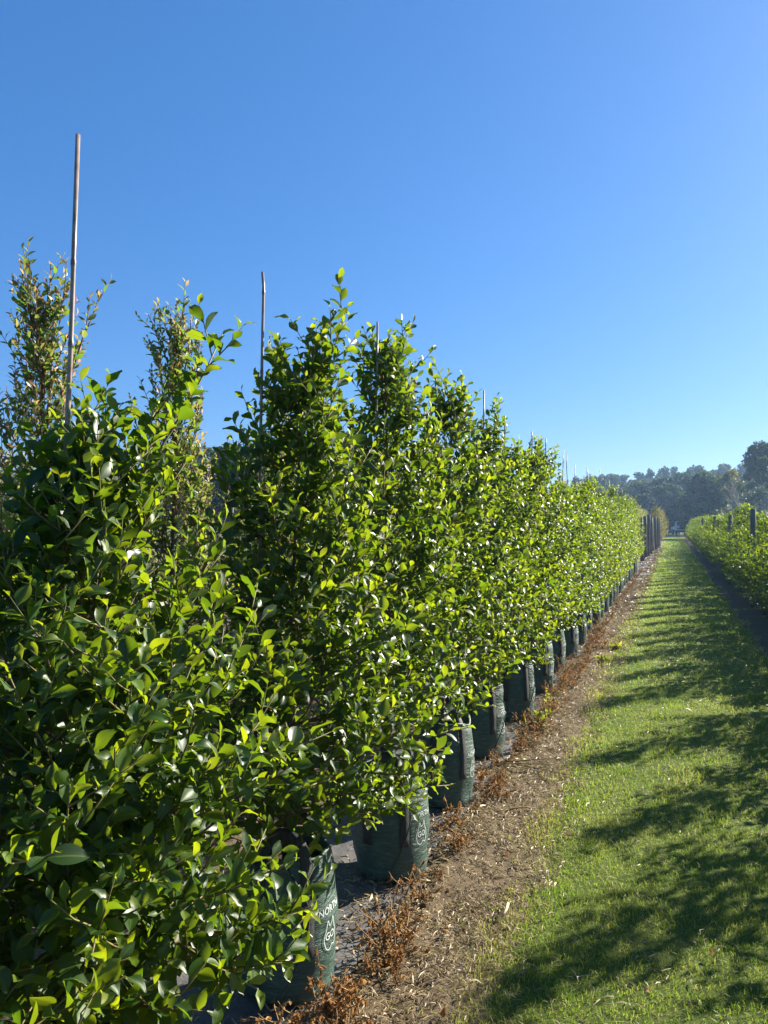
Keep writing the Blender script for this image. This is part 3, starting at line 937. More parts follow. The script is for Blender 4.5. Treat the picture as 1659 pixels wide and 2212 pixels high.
for i, y in enumerate(LY):
    x = LX + rr.uniform(-0.025, 0.025)
    if i in near_par:
        p = near_par[i]
        data = shrub(100 + i, p['H'], figprof(p['H'], p['s']), p['n'], p['leaf'], lean=p['lean'], shoots=p['shoots'], z0=(0.50, 0.52, 0.58, 0.72, 0.66)[i] if i < 5 else 0.62, space=0.0235, twigstep=0.053)
        hi = i <= 3
        t = near_tree('fig_tree', (x, y, 0.028), data, FIG_MID, p['nl'], LEAF_OBJ if hi else LEAF_OBJ_MID, M['bark'], M['twig'], M['fig'], 500 + i, True)
        tag(t, fig_label.get(i, f'{ORD[i]} fig tree from the front of the left row'), 'fig tree', FIG_GROUP)
    else:
        t = place_far('fig_tree', VAR[i % 5], (x, y, 0.028), rr.uniform(0, 6.28), (rr.uniform(0.92, 1.12),) * 2 + (rr.uniform(0.84, 1.0),))
        tag(t, f'{ORD[i]} fig tree from the front of the left row', 'fig tree', FIG_GROUP)
    place_bag(x + 0.01, y, R(rr.uniform(-14, 14)), i, ('dark green woven planter bag hidden under the shrub nearest the camera' if i == 0 else
              f'dark green woven planter bag, {ORD[i]} from the front of the left row'),
              'planter bags of the left row', full=i <= 9, handles=i <= 16)

# bamboo stakes
def stake_mesh(h, r, seed, lean):
    rg = np.random.default_rng(seed)
    z = [0.2]; nodes = [0.2]
    zz = 0.2 + rg.uniform(0.1, 0.3)
    while zz < h - 0.06:
        nodes.append(zz); zz += rg.uniform(0.20, 0.34)
    P, Rd, Cn = [], [], []
    off = np.array([0.0, 0.0]); sl = np.array(lean, dtype=float)
    last = 0.2
    def put(zq, rad, c):
        P.append((off[0] + sl[0] * (zq - 0.2), off[1] + sl[1] * (zq - 0.2), zq)); Rd.append(rad); Cn.append(c)
    kink = np.zeros(2)
    for k, zn in enumerate(nodes):
        taper = 1 - 0.28 * zn / h
        for dz, m, c in ((-0.012, 1.0, 0), (-0.004, 1.20, 0.8), (0.003, 1.16, 0.9), (0.010, 0.94, 0.35), (0.02, 0.97, 0)):
            put(zn + dz, r * taper * m, c)
        off = off + rg.normal(0, 0.0035, 2)
    put(h, r * 0.72, 0.0)
    mb = MB()
    pts = np.array(P); m = len(pts); n = 8
    th = np.arange(n) * 2 * math.pi / n
    ring = pts[:, None, :] + np.stack([np.cos(th), np.sin(th), th * 0], -1)[None] * np.array(Rd)[:, None, None]
    i = np.arange(m - 1)[:, None] * n + np.arange(n)[None, :]
    j = np.arange(m - 1)[:, None] * n + (np.arange(n)[None, :] + 1) % n
    q = np.stack([i, j, j + n, i + n], -1).reshape(-1, 4)
    v = np.concatenate([ring.reshape(-1, 3), pts[-1:] - [0, 0, 0.004]])
    t = np.stack([(m-1)*n + np.arange(n), (m-1)*n + (np.arange(n)+1) % n, np.full(n, m*n)], -1)
    c = np.zeros((len(v), 4)); c[:-1, 0] = np.repeat(np.array(Cn), n); c[-1, 0] = 1
    mb.add(v, q, t, c)
    return mb.mesh('bamboo_stake', M['bamboo'], True, True)

stakes = [(-1.355, 1.372, 2.60, 0.0076, (0.0, 0.022)), (-1.35, 2.285, 2.54, 0.0072, (0.0, 0.018)), (-1.30, 3.30, 2.60, 0.0072, (0.0, 0.0)), (-1.30, 4.30, 2.54, 0.0075, (0, 0)),
          (-1.30, 5.32, 2.63, 0.0075, (0.0, 0.05)), (-1.30, 6.29, 2.56, 0.0075, (0, 0)), (-1.30, 7.52, 2.57, 0.0075, (0.005, 0.02)), (-1.3, 8.52, 2.60, 0.0075, (0, 0.01))]
for i in range(9, len(LY)):
    stakes.append((LX - 0.03, LY[i], rr.uniform(2.45, 2.72), 0.0066, (rr.uniform(-0.02, 0.02), rr.uniform(-0.03, 0.03))))
st_label = {0: 'tall pale bamboo stake rising bare against the sky at far left', 1: 'bamboo stake above the second fig tree, second tallest against the sky',
            2: 'bamboo stake running up through the tip of the third fig tree', 3: 'short bamboo stake end at the top of the fourth fig tree',
            4: 'thin leaning bamboo stake above the fifth fig tree', 5: 'thin bamboo stake above the sixth fig tree', 6: 'thin bamboo stake above the seventh fig tree',
            7: 'thin bamboo stake above the eighth fig tree'}
for k, (x, y, h, r, ln) in enumerate(stakes):
    # (x, y) is where the cane meets its tree's bag
    o = obj('bamboo_stake', stake_mesh(h - 0.028, r, 70 + k, ln), None, (x, y, 0.028))
    tag(o, st_label.get(k, 'thin bamboo stake tip above the distant end of the left row'), 'stake', 'bamboo stakes of the left row')

# irrigation tubes looping down the nearest bags
for i, (aa, dr) in {2: (-78, 0.035), 3: (-70, 0.03), 4: (-100, 0.03), 5: (-60, 0.03), 6: (-50, 0.03)}.items():
    bx_, by_ = LX + 0.01, LY[i]
    P = []
    for q in np.linspace(0, 1, 14):
        a = R(aa + 34 * math.sin(q * 3.0) - 10 * q); z = 0.50 + 0.05 * math.sin(q * 3.14) - 0.47 * q ** 1.25
        r_ = 0.10 + 0.09 * min(1, q * 4) + dr * math.sin(q * 3.14)
        P.append((bx_ + r_ * math.cos(a), by_ + r_ * math.sin(a), max(0.035, z)))
    mb = MB(); mb.tube(np.array(P), 0.0032, 6)
    tag(obj('drip_tube', mb.mesh('drip_tube', M['strap'])), f'thin black irrigation tube looping down the side of the {ORD[i]} bag', 'tube', 'irrigation tubes')

# ------------------------------------------------------------------ lilly pilly row behind
def lilprof(H):
    return prof([(0.4, 0.22), (0.8, 0.33), (1.4, 0.34), (H - 0.75, 0.24), (H - 0.35, 0.13), (H, 0.06)])
def lilly(seed, H, n, **kw):
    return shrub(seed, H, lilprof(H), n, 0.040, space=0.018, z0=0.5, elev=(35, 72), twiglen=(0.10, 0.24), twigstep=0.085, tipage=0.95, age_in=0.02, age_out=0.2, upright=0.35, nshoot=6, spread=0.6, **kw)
LIL_OBJ = {a: [leaf_mesh_single('leaf', t, a, M['lilly']) for t in LIL_HI] for a in (0.1, 0.4, 0.65, 0.95)}
LG = 'lilly pillies of the row behind the figs'
for (x, y, H, sd, lb, sh) in ((-2.27, 2.24, 2.66, 811, 'reddish tipped lilly pilly shoots left of the tallest bamboo stake', [(2.0, 20, 74, 0.6), (1.9, 100, 78, 0.62), (1.7, 200, 70, 0.5)]),
                              (-2.24, 2.98, 2.72, 812, 'lilly pilly with pinkish tips rising behind the nearest fig tree, right of the tallest stake', [(2.1, 60, 80, 0.55), (2.0, 0, 76, 0.55), (1.7, -40, 70, 0.5)])):
    d = lilly(sd, H, 120, shoots=sh)
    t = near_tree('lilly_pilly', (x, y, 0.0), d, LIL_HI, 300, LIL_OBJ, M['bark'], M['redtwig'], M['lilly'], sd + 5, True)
    tag(t, lb, 'lilly pilly', LG)
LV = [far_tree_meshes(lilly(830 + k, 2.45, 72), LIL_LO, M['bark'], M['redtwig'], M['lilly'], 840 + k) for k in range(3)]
yy = 0.7; k = 0
while yy < 62:
    if abs(yy - 2.24) > 0.4 and abs(yy - 2.98) > 0.4:
        s = rr.uniform(0.90, 1.04)
        x = -2.25 + rr.uniform(-0.06, 0.06)
        if yy > 34: x += 0.45
        t = place_far('lilly_pilly', LV[k % 3], (x, yy, 0), rr.uniform(0, 6.28), (s * 1.15, s * 1.15, s * (0.92 if yy < 5.5 else 1.02)))
        tag(t, 'bushy lilly pilly with rusty tips, half hidden behind the left hedge', 'lilly pilly', LG)
        k += 1
    yy += 0.80 if yy < 12 else 1.15
for q, xr in enumerate((-3.6, -4.9)):     # farther rows, glimpsed through the gap between the first two figs
    for j in range(26):
        t = place_far('lilly_pilly', LV[(j + q) % 3], (xr + rr.uniform(-0.1, 0.1), 0.4 + j * 0.95, 0), rr.uniform(0, 6.28), (1.25, 1.25, 0.82 + 0.06 * rr.random()))
        tag(t, 'bushy lilly pilly of the farther rows, seen through the gap between the figs', 'lilly pilly', 'lilly pillies of the farther rows')

# end of the left row: timber posts, autumn-coloured shrub, bare mat patches
def post_mesh(h, w, seed):
    rg = np.random.default_rng(seed)
    n = 10
    mb = MB()
    z = np.linspace(0, h, 6)
    P = np.stack([rg.normal(0, 0.004, 6), rg.normal(0, 0.004, 6), z], -1)
    mb.tube(P, w * 0.5 * np.array([1.02, 1, 1.01, 0.99, 0.98, 0.95]), n)
    return mb.mesh('post', M['post'])
py = [34.5, 37.2, 39.6, 42.5, 45.5, 49.5, 53.5, 57.0]
for j, y in enumerate(py):
    o = obj('timber_post', post_mesh(2.0 + 0.08 * ((j * 7) % 3 - 1), 0.17, j), None, (-1.20 + 0.045 * j + (0.06 if j > 4 else 0), y, -0.01))
    o.rotation_euler = (R(rr.uniform(-1, 1)), R(rr.uniform(-1.5, 1.5)), 0)
    tag(o, f'{ORD[j + 1]} weathered timber post past the end of the fig row', 'post', 'timber posts past the fig row')
AUT = [far_tree_meshes(shrub(870 + k, 2.6, prof([(0.3, 0.3), (0.8, 0.55), (1.8, 0.5), (2.4, 0.3), (2.6, 0.1)]), 44, 0.09, space=0.05, twigstep=0.1, z0=0.25, ztr=0.02, age_out=0.6), FIG_LO, M['bark'], M['twig'], M['gold'], 880 + k) for k in range(2)]
for j, y in enumerate((59.0, 61.0, 63.2, 65.5, 68, 70.5, 73, 75.5)):
    t = place_far('autumn_shrub', AUT[j % 2], (-0.98 + rr.uniform(-0.05, 0.05) - 0.1 * (j == 0), y, 0), rr.uniform(0, 6.28), (1.3, 1.3, rr.uniform(1.0, 1.12)))
    tag(t, 'yellow and rust leaved shrub at the far end of the left row' if j == 0 else 'yellowish shrub behind the first rust leaved one at the lane end', 'shrub', 'shrubs at the far end of the left row')
def patch_mesh(seed, a, b):
    rg = np.random.default_rng(seed)
    n = 22; th = np.arange(n) * 6.2832 / n
    r = 1 + 0.18 * np.sin(3 * th + seed) + rg.normal(0, 0.05, n)
    v = np.concatenate([[[0, 0, 0.03]], np.stack([a * r * 0.6 * np.cos(th), b * r * 0.6 * np.sin(th), 0.026 + rg.normal(0, 0.006, n)], -1), np.stack([a * r * np.cos(th), b * r * np.sin(th), np.full(n, 0.004)], -1)])
    t = [[0, 1 + k, 1 + (k + 1) % n] for k in range(n)]
    q = [[1 + k, 1 + n + k, 1 + n + (k + 1) % n, 1 + (k + 1) % n] for k in range(n)]
    return mesh_np('weed_mat_patch', v, [np.array(q), np.array(t)], M['mat'])
for j, y in enumerate((23.2, 25.4, 27.6, 29.5, 31.5, 33.6, 36.0, 38.5, 41.5, 45)):
    o = obj('weed_mat_patch', patch_mesh(j, 0.24 + 0.05 * (j % 3), 0.42 + 0.1 * (j % 2)), None, (-0.98 + 0.03 * (j % 2), y, 0.012))
    tag(o, 'flat grey patch of weed mat on the soil near the posts', 'weed mat', 'weed mat patches near the posts')

# ------------------------------------------------------------------ right hedge
RX = 1.66
rprof = prof([(0.4, 0.36), (0.6, 0.50), (1.0, 0.48), (1.3, 0.33), (1.6, 0.18), (1.95, 0.05)])
RV = [far_tree_meshes(shrub(600 + k, 1.95, rprof, 72, 0.064, space=0.030, twigstep=0.07, nshoot=2, z0=0.56, ztr=0.36), FIG_LO, M['bark'], M['twig'], M['fig'], 650 + k) for k in range(4)]
ry = random.Random(21)
NEAR_R = [(1.4, 1.0), (2.1, 0.55), (2.85, 1.0), (3.5, 0.55), (4.25, 0.98), (4.95, 0.52), (5.7, 1.04), (6.2, 0.52), (6.8, 0.90), (7.5, 0.52), (8.3, 0.98), (8.9, 0.5), (9.5, 0.55), (10.15, 1.06)]
y = NEAR_R[0][0]; k = 0
while y < 82:
    s = ry.uniform(0.92, 1.06)
    x = RX + ry.uniform(-0.05, 0.05)
    far = y > 40
    t = place_far('fig_shrub', RV[k % 4], (x, y, 0.0), ry.uniform(0, 6.28), (s * 1.05, s * 1.05, NEAR_R[k][1] if k < len(NEAR_R) else s * (ry.uniform(0.93, 1.06) if k % 2 else ry.uniform(0.48, 0.62))))
    tag(t, 'rounded fig shrub in the low shaded hedge along the right side of the lane', 'fig shrub', 'fig shrubs of the right hedge')
    place_bag(x, y, ry.uniform(0, 6.28), k, 'dark planter bag under the low shaded hedge on the right', 'planter bags of the right hedge', full=False, handles=False)
    if y < 60:  # unseen second row, added to block low sun passing under the front crowns
        s2 = ry.uniform(0.80, 0.95)
        t = place_far('fig_shrub', RV[(k + 2) % 4], (x + 0.72, y + 0.4, 0.0), ry.uniform(0, 6.28), (s2 * 1.15, s2 * 1.15, s2 * 0.62))
        tag(t, 'unseen fig shrub added behind the right hedge to block low sun', 'fig shrub', 'added sun-blocking fig shrubs behind the right hedge')
        place_bag(x + 0.72, y + 0.4, ry.uniform(0, 6.28), k, 'planter bag of the unseen sun-blocking row added behind the right hedge', 'added planter bags behind the right hedge', full=False, handles=False)
    k += 1
    y = NEAR_R[k][0] if k < len(NEAR_R) else y + (ry.uniform(0.50, 0.66) if y < 50 else 0.9)
for j, (y, h) in enumerate(((16.4, 1.94), (22.6, 1.88), (30.5, 1.9), (42, 1.9))):
    o = obj('timber_post', post_mesh(h, 0.11, 40 + j), None, (1.50, y, -0.01))
    tag(o, f'{ORD[j + 1]} dark timber post standing out of the right hedge, counting away from the camera', 'post', 'posts in the right hedge')

# ------------------------------------------------------------------ dried weeds along the bags
def weed_data(seed, H, nst, leafL, spread, green=False):
    rg = np.random.default_rng(seed)
    L = Leaves(); stems = []
    for s in range(nst):
        az = rg.uniform(0, 6.28); e = R(rg.uniform(35, 85)); h = H * rg.uniform(0.45, 1.0)
        m = 6; p = np.array([rg.normal(0, 0.03), rg.normal(0, 0.03), -0.005]); pts = [p]
        for i in range(m - 1):
            e2 = e - 0.25 * i * rg.uniform(0, 0.8); az += rg.normal(0, 0.2)
            p = p + np.array([math.cos(az) * math.cos(e2) * spread, math.sin(az) * math.cos(e2) * spread, math.sin(e2)]) * h / (m - 1)
            p[2] = max(p[2], 0.01)
            pts.append(p)
        pts = np.array(pts); stems.append((pts, np.linspace(0.0028, 0.001, m)))
        n = max(5, int(h / 0.014)); ss = np.sort(rg.uniform(0.12, 1, n)); q, t, _ = interp_poly(pts, ss)
        d = t * 0.1 + rg.normal(0, 0.6, (n, 3)) + (UP * 0.2 if green else -UP * 0.85)
        L.add(q, d, rg.normal(0, 1, (n, 3)) + UP * 0.2, leafL * rg.uniform(0.4, 1.25, n), rg.beta(1.6, 1.6, n))
    return stems, L.done()
def weed_mesh(seed, H, nst, leafL, spread, mat, stemm, green=False, temps=None):
    st, L = weed_data(seed, H, nst, leafL, spread, green)
    mb = MB()
    for p, r_ in st: mb.tube(p, r_, 4)
    ms = mb.mesh('stem', stemm)
    mb = MB(); leaves_mesh(mb, L, np.arange(len(L.p)), temps or DRY, np.random.default_rng(seed))
    return ms, mb.mesh('dried_foliage', mat, True, True)
WV = [weed_mesh(900, 0.17, 9, 0.026, 1.2, M['dry'], M['stem']), weed_mesh(901, 0.13, 13, 0.022, 1.4, M['dry'], M['stem']),
      weed_mesh(902, 0.30, 7, 0.028, 0.7, M['dry'], M['stem']), weed_mesh(903, 0.42, 8, 0.022, 0.45, M['dry'], M['stem'])]
WG = weed_mesh(904, 0.16, 6, 0.045, 1.0, M['weed'], M['greenstem'], True, LIL_HI)
WT = weed_mesh(905, 0.05, 16, 0.04, 1.3, M['weed'], M['greenstem'], True, LIL_HI)
def place_weed(v, x, y, rz, sc, label, nm='dried_weed', grp='dried weeds along the bags', z=0.02):
    o = obj(nm, v[0], None, (x, y, z), rz); o.scale = (sc,) * 3
    f = obj('foliage', v[1], o); f['kind'] = 'stuff'
    tag(o, label, 'weed', grp)
    return o
wl_ = ['{} brown dried weed clump at the foot of the {} bag of the left row']
rw = random.Random(33)
pos_names = ['small', 'low', 'upright', 'tall']
for i in range(1, 12):
    y = LY[i]
    spots = [(-1.10, y - 0.24, 0), (-1.06, y + 0.02, 1), (-1.04, y + 0.26, 0), (-1.10, y + 0.42, 1)]
    if i in (2, 4): spots.append((-0.96, y + 0.12, 2))
    if i >= 5: spots += [(-1.0, y + 0.15, 3 if i in (7, 8, 9, 10) else 2), (-0.93, y - 0.3, 1)]
    if i == 2: spots += [(-1.05, y - 0.35, 1), (-0.99, y - 0.15, 1), (-1.0, y - 0.30, 0), (-1.06, y - 0.1, 2)]
    spots = spots + [(x + 0.05, yq + 0.11, 0 if v > 1 else 1 - v) for (x, yq, v) in spots]
    spots = [q for q in spots if rw.random() < (0.95 if i in (2, 3) else 0.7)]
    for m, (x, yq, v) in enumerate(sorted(spots, key=lambda q: q[1])):
        place_weed(WV[v], x + rw.uniform(-0.07, 0.06), yq + rw.uniform(-0.03, 0.03), rw.uniform(0, 6.28), rw.uniform(0.5, 1.25),
                   f'{pos_names[v]} rusty dried weed, {ORD[m + 1]} from the front beside the {ORD[i]} bag of the left row' if i <= 10 else 'rusty dried weed farther along the left row of bags')
for y in np.arange(12.6, 27, 1.1):
    place_weed(WV[rw.choice([0, 1, 1, 2])], -1.0 + rw.uniform(-0.06, 0.05), y, rw.uniform(0, 6.28), rw.uniform(0.9, 1.4), 'rusty dried weed farther along the left row of bags')
place_weed(WG, -0.98, 6.05, 1.0, 1.25, 'yellow green weed drooping beside the sixth bag', 'green_weed', 'green weeds')
place_weed(WG, -1.00, 6.85, 2.0, 1.0, 'smaller yellow green weed beside the seventh bag', 'green_weed', 'green weeds')
place_weed(WT, -0.74, 9.3, 0, 1.3, 'bright green rosette weed at the edge of the soil strip, the nearer one', 'green_weed', 'green weeds')
place_weed(WT, -0.70, 10.3, 2, 1.5, 'bright green rosette weed at the edge of the soil strip, the farther one', 'green_weed', 'green weeds')

# fallen stalk, sticks and dry leaves
def poly_thing(name, polys, mat, loc, rz, label, cat, n=6, grp=None):
    root = obj(name, None and None, None) if False else None
    mb = MB(); mb.tube(polys[0][0], polys[0][1], n)
    root = obj(name, mb.mesh(name, mat), None, loc, rz)
    for p, r_ in polys[1:]:
        m2 = MB(); m2.tube(p, r_, n); obj('side_shoot', m2.mesh('side_shoot', mat), root)
    return tag(root, label, cat, grp)
A = np.array
poly_thing('fallen_stalk', [
    (A([(0, 0, .035), (.10, .005, .05), (.20, .0, .062), (.30, .02, .07), (.40, .03, .075), (.54, .03, .062), (.64, .02, .045)]), np.linspace(.0045, .0014, 7)),
    (A([(.04, -.02, .032), (.14, -.022, .046), (.26, -.02, .05), (.36, -.03, .05), (.44, -.005, .06), (.52, .05, .075)]), np.linspace(.004, .0012, 6)),
    (A([(.16, -.03, .040), (.26, -.05, .036), (.38, -.10, .03), (.5, -.15, .03), (.58, -.17, .028)]), np.linspace(.0034, .0012, 5)),
    (A([(.0, -.02, .03), (.08, -.04, .034), (.20, -.06, .034), (.30, -.10, .03)]), np.linspace(.004, .0016, 4)),
], M['greenstem'], (-1.13, 5.02, 0), R(12), 'fallen green brown stalk lying from the bags across the soil onto grass', 'stalk')
mb = MB(); mb.tube(A([(0, 0, 0), (0.006, 0.05, 0.004), (0.004, 0.10, 0.006)]), A([0.0062, 0.0066, 0.0058]), 5)
tag(obj('wood_chip', mb.mesh('wood_chip', M['pale_wood']), None, (-0.655, 3.07, 0.045)), 'pale split wooden stick lying at the grass edge', 'stick')
poly_thing('curved_stick', [(A([(0, 0, .02), (.03, .03, .03), (.035, .07, .03), (.02, .11, .02)]), A([.005, .006, .0055, .003]))], M['pale_wood'], (-0.97, 5.6, 0.01), 0.3, 'short pale curved stick on the soil beyond the fourth bag', 'stick')
poly_thing('forked_stick', [(A([(0, 0, .02), (.06, .02, .03), (.13, .03, .026), (.18, .025, .02)]), A([.005, .0055, .004, .002])),
                            (A([(.02, .004, .02), (-.02, -.05, .016), (-.03, -.10, .012)]), A([.004, .003, .0015]))], M['stem'], (-0.88, 4.22, 0.01), 0.5, 'forked brown stick on the soil in front of the fourth bag', 'stick')
dl = [leaf_mesh_single('dry_leaf', t, 0.7, M['dry']) for t in DRY[:3]]
for j, (x, y, s) in enumerate(((-0.35, 3.95, 0.035), (-0.10, 2.75, 0.035), (0.30, 2.95, 0.045), (0.05, 5.0, 0.04), (-0.18, 4.6, 0.045), (0.12, 3.1, 0.035), (-0.72, 2.45, 0.05), (-0.83, 2.9, 0.04), (-0.78, 3.7, 0.04))):
    o = obj('dry_leaf', dl[j % 3], None, (x, y, 0.05 if x > -0.6 else 0.03)); o.scale = (s * 1.4, s, s * 0.6); o.rotation_euler = (0.2, 0.3, rr.uniform(0, 6.28))
    tag(o, 'single curled dry leaf lying on the mown grass' if x > -0.6 else 'single curled dry leaf lying on the bare soil strip', 'leaf', 'fallen dry leaves on grass' if x > -0.6 else 'fallen dry leaves on soil')

# ------------------------------------------------------------------ far trees
def clump_tree(seed, H, crown_w, z0, nblob, leaves, size, mat, barkm, trunk_r, shape='dome', limbs=6):
    rg = np.random.default_rng(seed)
    mb = MB()
    k = 7; zt = np.linspace(-0.6, H * 0.85, k)
    tr = np.stack([np.cumsum(rg.normal(0, 0.05 * H / 8, k)), np.cumsum(rg.normal(0, 0.05 * H / 8, k)), zt], -1); tr[:2, :2] *= 0
    mb.tube(tr, trunk_r * np.linspace(1, 0.25, k), 6)
    L = Leaves(); cens = []
    for b in range(nblob):
        f = (b + rg.uniform(0, 1)) / nblob
        z = z0 + (H - z0) * f
        if shape == 'dome': w = crown_w * math.sqrt(max(0.05, 1 - (f * 1.0) ** 2.2)) * (0.75 + 0.25 * min(1, f * 4))
        elif shape == 'pine': w = crown_w * (1 - f) ** 0.7 * (0.8 + 0.2 * (b % 2)) + 0.15 * crown_w
        else: w = crown_w * math.sin(math.pi * (0.12 + 0.8 * f)) ** 0.7
        a = rg.uniform(0, 6.28); r = w * math.sqrt(rg.uniform(0.15, 1.0))
        c = np.array([r * math.cos(a) + np.interp(z, tr[:, 2], tr[:, 0]), r * math.sin(a) + np.interp(z, tr[:, 2], tr[:, 1]), z])
        cens.append(c)
        br = crown_w * rg.uniform(0.20, 0.36)
        n = leaves // nblob
        v = unit(rg.normal(0, 1, (n, 3))); rad = br * rg.uniform(0.35, 1.0, n) ** 0.5
        p = c + v * rad[:, None] * [1, 1, 0.72]
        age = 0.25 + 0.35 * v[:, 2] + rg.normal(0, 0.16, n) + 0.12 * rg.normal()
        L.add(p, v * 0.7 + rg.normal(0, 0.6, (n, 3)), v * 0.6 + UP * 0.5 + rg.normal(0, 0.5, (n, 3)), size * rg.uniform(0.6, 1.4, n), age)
    for b in range(limbs):
        c = cens[int(b * len(cens) / limbs)]
        zs = max(z0 * 0.75, c[2] - np.linalg.norm(c[:2]) * 0.9); s = np.array([np.interp(zs, tr[:, 2], tr[:, 0]), np.interp(zs, tr[:, 2], tr[:, 1]), zs])
        mb.tube(np.array([s, (s + c) / 2 + [0, 0, 0.05 * H * 0.3], c]), trunk_r * np.array([0.45, 0.3, 0.12]), 5)
    L.done()
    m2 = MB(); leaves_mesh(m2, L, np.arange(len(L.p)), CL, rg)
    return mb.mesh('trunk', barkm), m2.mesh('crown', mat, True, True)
CL = [leaf_template(3, 3, 0.75, 0.3, 0.5, 0.2, 0, 0.9, k, petiole=0.02) for k in range(2)]

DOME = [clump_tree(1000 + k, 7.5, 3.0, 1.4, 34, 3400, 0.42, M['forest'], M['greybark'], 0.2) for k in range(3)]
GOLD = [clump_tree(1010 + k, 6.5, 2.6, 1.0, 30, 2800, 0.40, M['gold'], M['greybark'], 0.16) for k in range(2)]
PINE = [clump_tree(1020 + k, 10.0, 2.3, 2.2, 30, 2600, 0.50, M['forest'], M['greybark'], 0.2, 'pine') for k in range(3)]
def place_wild(name, meshes, x, y, rz, s, label, cat, group):
    z = float(hill(x, y))
    root = empty(name, (x, y, z), rz); root.scale = (s[0], s[0], s[1])
    obj('trunk', meshes[0], root); c = obj('crown', meshes[1], root); c['kind'] = 'stuff'
    return tag(root, label, cat, group)
def at_px(px, Y):        # lateral position of a bearing given in photo columns, on the row Y
    b = math.atan((px - 829.5) / 1627.0) - R(YAW)
    return Y * math.tan(b)
rf = random.Random(44)
for j in range(46):      # ridge pines
    Y = rf.uniform(208, 236); x = at_px(1235 + 470 * (j + rf.random()) / 46, Y)
    place_wild('pine_tree', PINE[j % 3], x, Y, rf.uniform(0, 6.28), (rf.uniform(0.85, 1.2), rf.uniform(0.82, 1.12)), 'dark pine on the ridge line of the distant wooded hill', 'pine', 'pines on the ridge')
for j in range(44):      # broadleaf slope
    Y = rf.uniform(135, 205); x = at_px(1235 + 470 * (j + rf.random()) / 44, Y)
    place_wild('broadleaf_tree', DOME[j % 3], x, Y, rf.uniform(0, 6.28), (rf.uniform(0.7, 1.5), rf.uniform(0.75, 1.3)), 'dark rounded tree on the slope of the distant wooded hill', 'tree', 'trees on the hill slope')
for j in range(16):
    px = 1400 + 300 * (j + rf.random()) / 16
    Y = rf.uniform(108, 128); x = at_px(px, Y)
    gold = px > 1530 and rf.random() < 0.75
    place_wild('broadleaf_tree', GOLD[j % 2] if gold else DOME[j % 3], x, Y, rf.uniform(0, 6.28), (rf.uniform(0.6, 1.35), rf.uniform(0.55, 1.08)),
               'olive gold leaved tree at the hill foot above the right hedge' if gold else 'dark rounded tree at the foot of the hill beyond the lane', 'tree', 'golden trees at the hill foot' if gold else 'dark trees at the hill foot')
for j in range(12):      # mid-distance trees behind the left rows
    Y = rf.uniform(52, 72); x = at_px(340 + 40 * j, Y)
    place_wild('broadleaf_tree', DOME[j % 3], x, Y, rf.uniform(0, 6.28), (1.1, rf.uniform(0.85, 1.2)), 'dark tree far behind the left rows, glimpsed between crowns', 'tree', 'trees far behind the left rows')
EU = clump_tree(1050, 10.2, 2.1, 7.0, 26, 4200, 0.30, M['forest'], M['greybark'], 0.14, 'round', 9)
EU2 = clump_tree(1051, 8.6, 1.5, 3.6, 12, 1500, 0.28, M['forest'], M['greybark'], 0.09, 'round', 9)
EU3 = clump_tree(1052, 8.0, 1.9, 5.0, 16, 1900, 0.28, M['gold'], M['greybark'], 0.11, 'dome', 8)
place_wild('gum_tree', EU, at_px(1655, 92), 92, 0.4, (1.0, 1.0), 'tall gum tree with dense dark head at the right edge', 'gum tree', None)
place_wild('gum_tree', EU2, at_px(1625, 95), 95, 1.4, (1.0, 1.0), 'slender open gum tree just left of the tallest gum', 'gum tree', None)
place_wild('gum_tree', EU2, at_px(1664, 88), 88, 3.1, (1.05, 0.98), 'slender open gum tree below the tallest gum at right edge', 'gum tree', None)
place_wild('gum_tree', EU3, at_px(1578, 104), 104, 0.9, (1.0, 1.0), 'umbrella shaped olive tree standing above the golden trees', 'gum tree', None)
def bare_tree(seed, H):
    rg = np.random.default_rng(seed); mb = MB()
    def go(p, d, ln, r, lev):
        q = p + d * ln; mid = (p + q) / 2 + rg.normal(0, 0.04 * ln, 3)
        mb.tube(np.array([p, mid, q]), np.array([r, r * 0.85, r * 0.7]), 5)
        if lev == 0: return
        for _ in range(3 if lev > 2 else 2):
            go(q, unit(d + rg.normal(0, 0.32, 3) + [0, 0, 0.22]), ln * rg.uniform(0.55, 0.85), r * 0.62, lev - 1)
    go(np.array([0, 0, -0.3]), np.array([0, 0, 1.0]), H * 0.36, 0.07, 5)
    return mb.mesh('bare_tree', plain('pale_bark', (0.26, 0.23, 0.20), (0.38, 0.34, 0.30), 8, 0.8))
o = obj('bare_tree', bare_tree(7, 6.6), None, (at_px(1603, 99), 99, 0))
tag(o, 'leafless pale branched tree between the gum trees', 'tree')

# ------------------------------------------------------------------ utility truck parked where the lane ends
def box_mesh(name, dims, mat, bev=0.03):
    import bmesh
    bm = bmesh.new(); bmesh.ops.create_cube(bm, size=1)
    bmesh.ops.scale(bm, vec=dims, verts=bm.verts)
    bmesh.ops.bevel(bm, geom=bm.edges[:], offset=bev, segments=2, affect='EDGES')
    me = bpy.data.meshes.new(name); bm.to_mesh(me); bm.free(); me.materials.append(mat); return me
M['white'] = plain('white_paint', (0.70, 0.70, 0.69), (0.80, 0.80, 0.79), 3, 0.35)
M['glass'] = plain('dark_glass', (0.02, 0.025, 0.03), (0.03, 0.035, 0.04), 3, 0.08, spec=0.6)
M['rubber'] = plain('tyre_rubber', (0.015, 0.015, 0.015), (0.03, 0.03, 0.03), 20, 0.85)
tk = empty('parked_truck', (1.25, 112.0, 0), R(8))
tag(tk, 'white cabbed utility truck parked where the grass lane ends', 'truck')
def part(nm, dims, loc, mat, parent=tk, bev=0.04):
    return obj(nm, box_mesh(nm, dims, mat, bev), parent, loc)
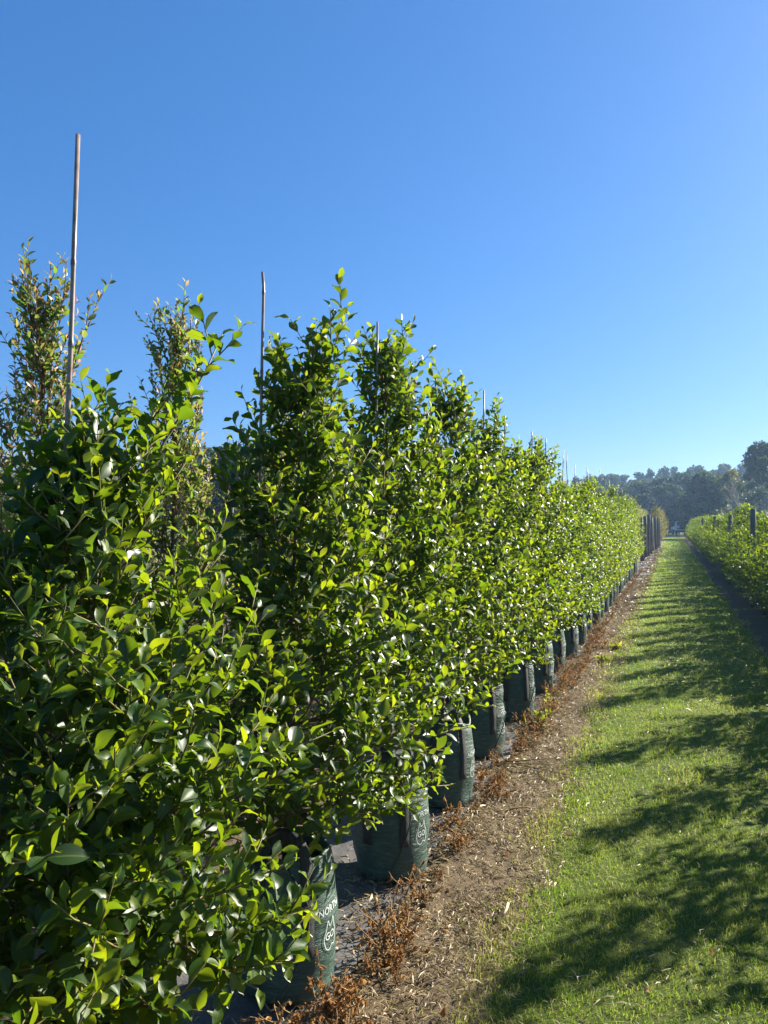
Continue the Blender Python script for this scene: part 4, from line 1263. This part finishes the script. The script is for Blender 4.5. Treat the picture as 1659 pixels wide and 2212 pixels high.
part('cab', (1.7, 1.5, 0.75), (0, 0.3, 1.0), M['white'], bev=0.10)
part('cab_roof', (1.45, 1.25, 0.55), (0, 0.5, 1.62), M['white'], bev=0.14)
part('windscreen', (1.25, 0.05, 0.42), (0, -0.13, 1.60), M['glass'], bev=0.02)
part('bonnet', (1.6, 0.9, 0.5), (0, -0.85, 0.92), M['white'], bev=0.10)
part('bumper', (1.7, 0.18, 0.22), (0, -1.36, 0.55), M['rubber'])
part('tray', (1.8, 2.2, 0.35), (0, 2.2, 0.95), M['white'])
part('grille', (1.0, 0.04, 0.22), (0, -1.31, 0.92), M['rubber'], bev=0.01)
for sx in (-1, 1):
    part('headlight', (0.24, 0.05, 0.16), (sx * 0.64, -1.30, 0.95), M['glass'], bev=0.015)
    for yy in (-0.75, 2.2):
        mb = MB(); mb.tube(A([(-0.1, 0, 0), (-0.1, 0, 0), (0.1, 0, 0), (0.1, 0, 0)]) + A([[-.001, 0, 0], [0, 0, 0], [0, 0, 0], [.001, 0, 0]]), A([0.28, 0.34, 0.34, 0.28]), 18)
        w = obj('wheel', mb.mesh('wheel', M['rubber']), tk, (sx * 0.76, yy, 0.34))
        m2 = MB(); m2.tube(A([(-0.11, 0, 0), (0.0, 0, 0), (0.11, 0, 0)]), A([0.19, 0.19, 0.19]), 14); obj('rim', m2.mesh('rim', M['wire']), w)

# ------------------------------------------------------------------ air
import bmesh
bm = bmesh.new(); bmesh.ops.create_cube(bm, size=1)
bmesh.ops.scale(bm, vec=(820, 520, 26), verts=bm.verts)
hme = bpy.data.meshes.new('haze'); bm.to_mesh(hme); bm.free()
hm, nt, out = newmat('haze_air')
pv = nd(nt, 'ShaderNodeVolumePrincipled')
pv.inputs['Color'].default_value = (0.42, 0.66, 1.0, 1)
pv.inputs['Density'].default_value = 0.00065
pv.inputs['Anisotropy'].default_value = 0.4
nt.links.new(pv.outputs[0], out.inputs['Volume'])
hme.materials.append(hm)
HAZE = True
if HAZE:
    hz = obj('haze', hme, None, (0, 180, 11.9))
    tag(hz, 'thin pale blue haze in the distance', 'haze', kind='stuff')
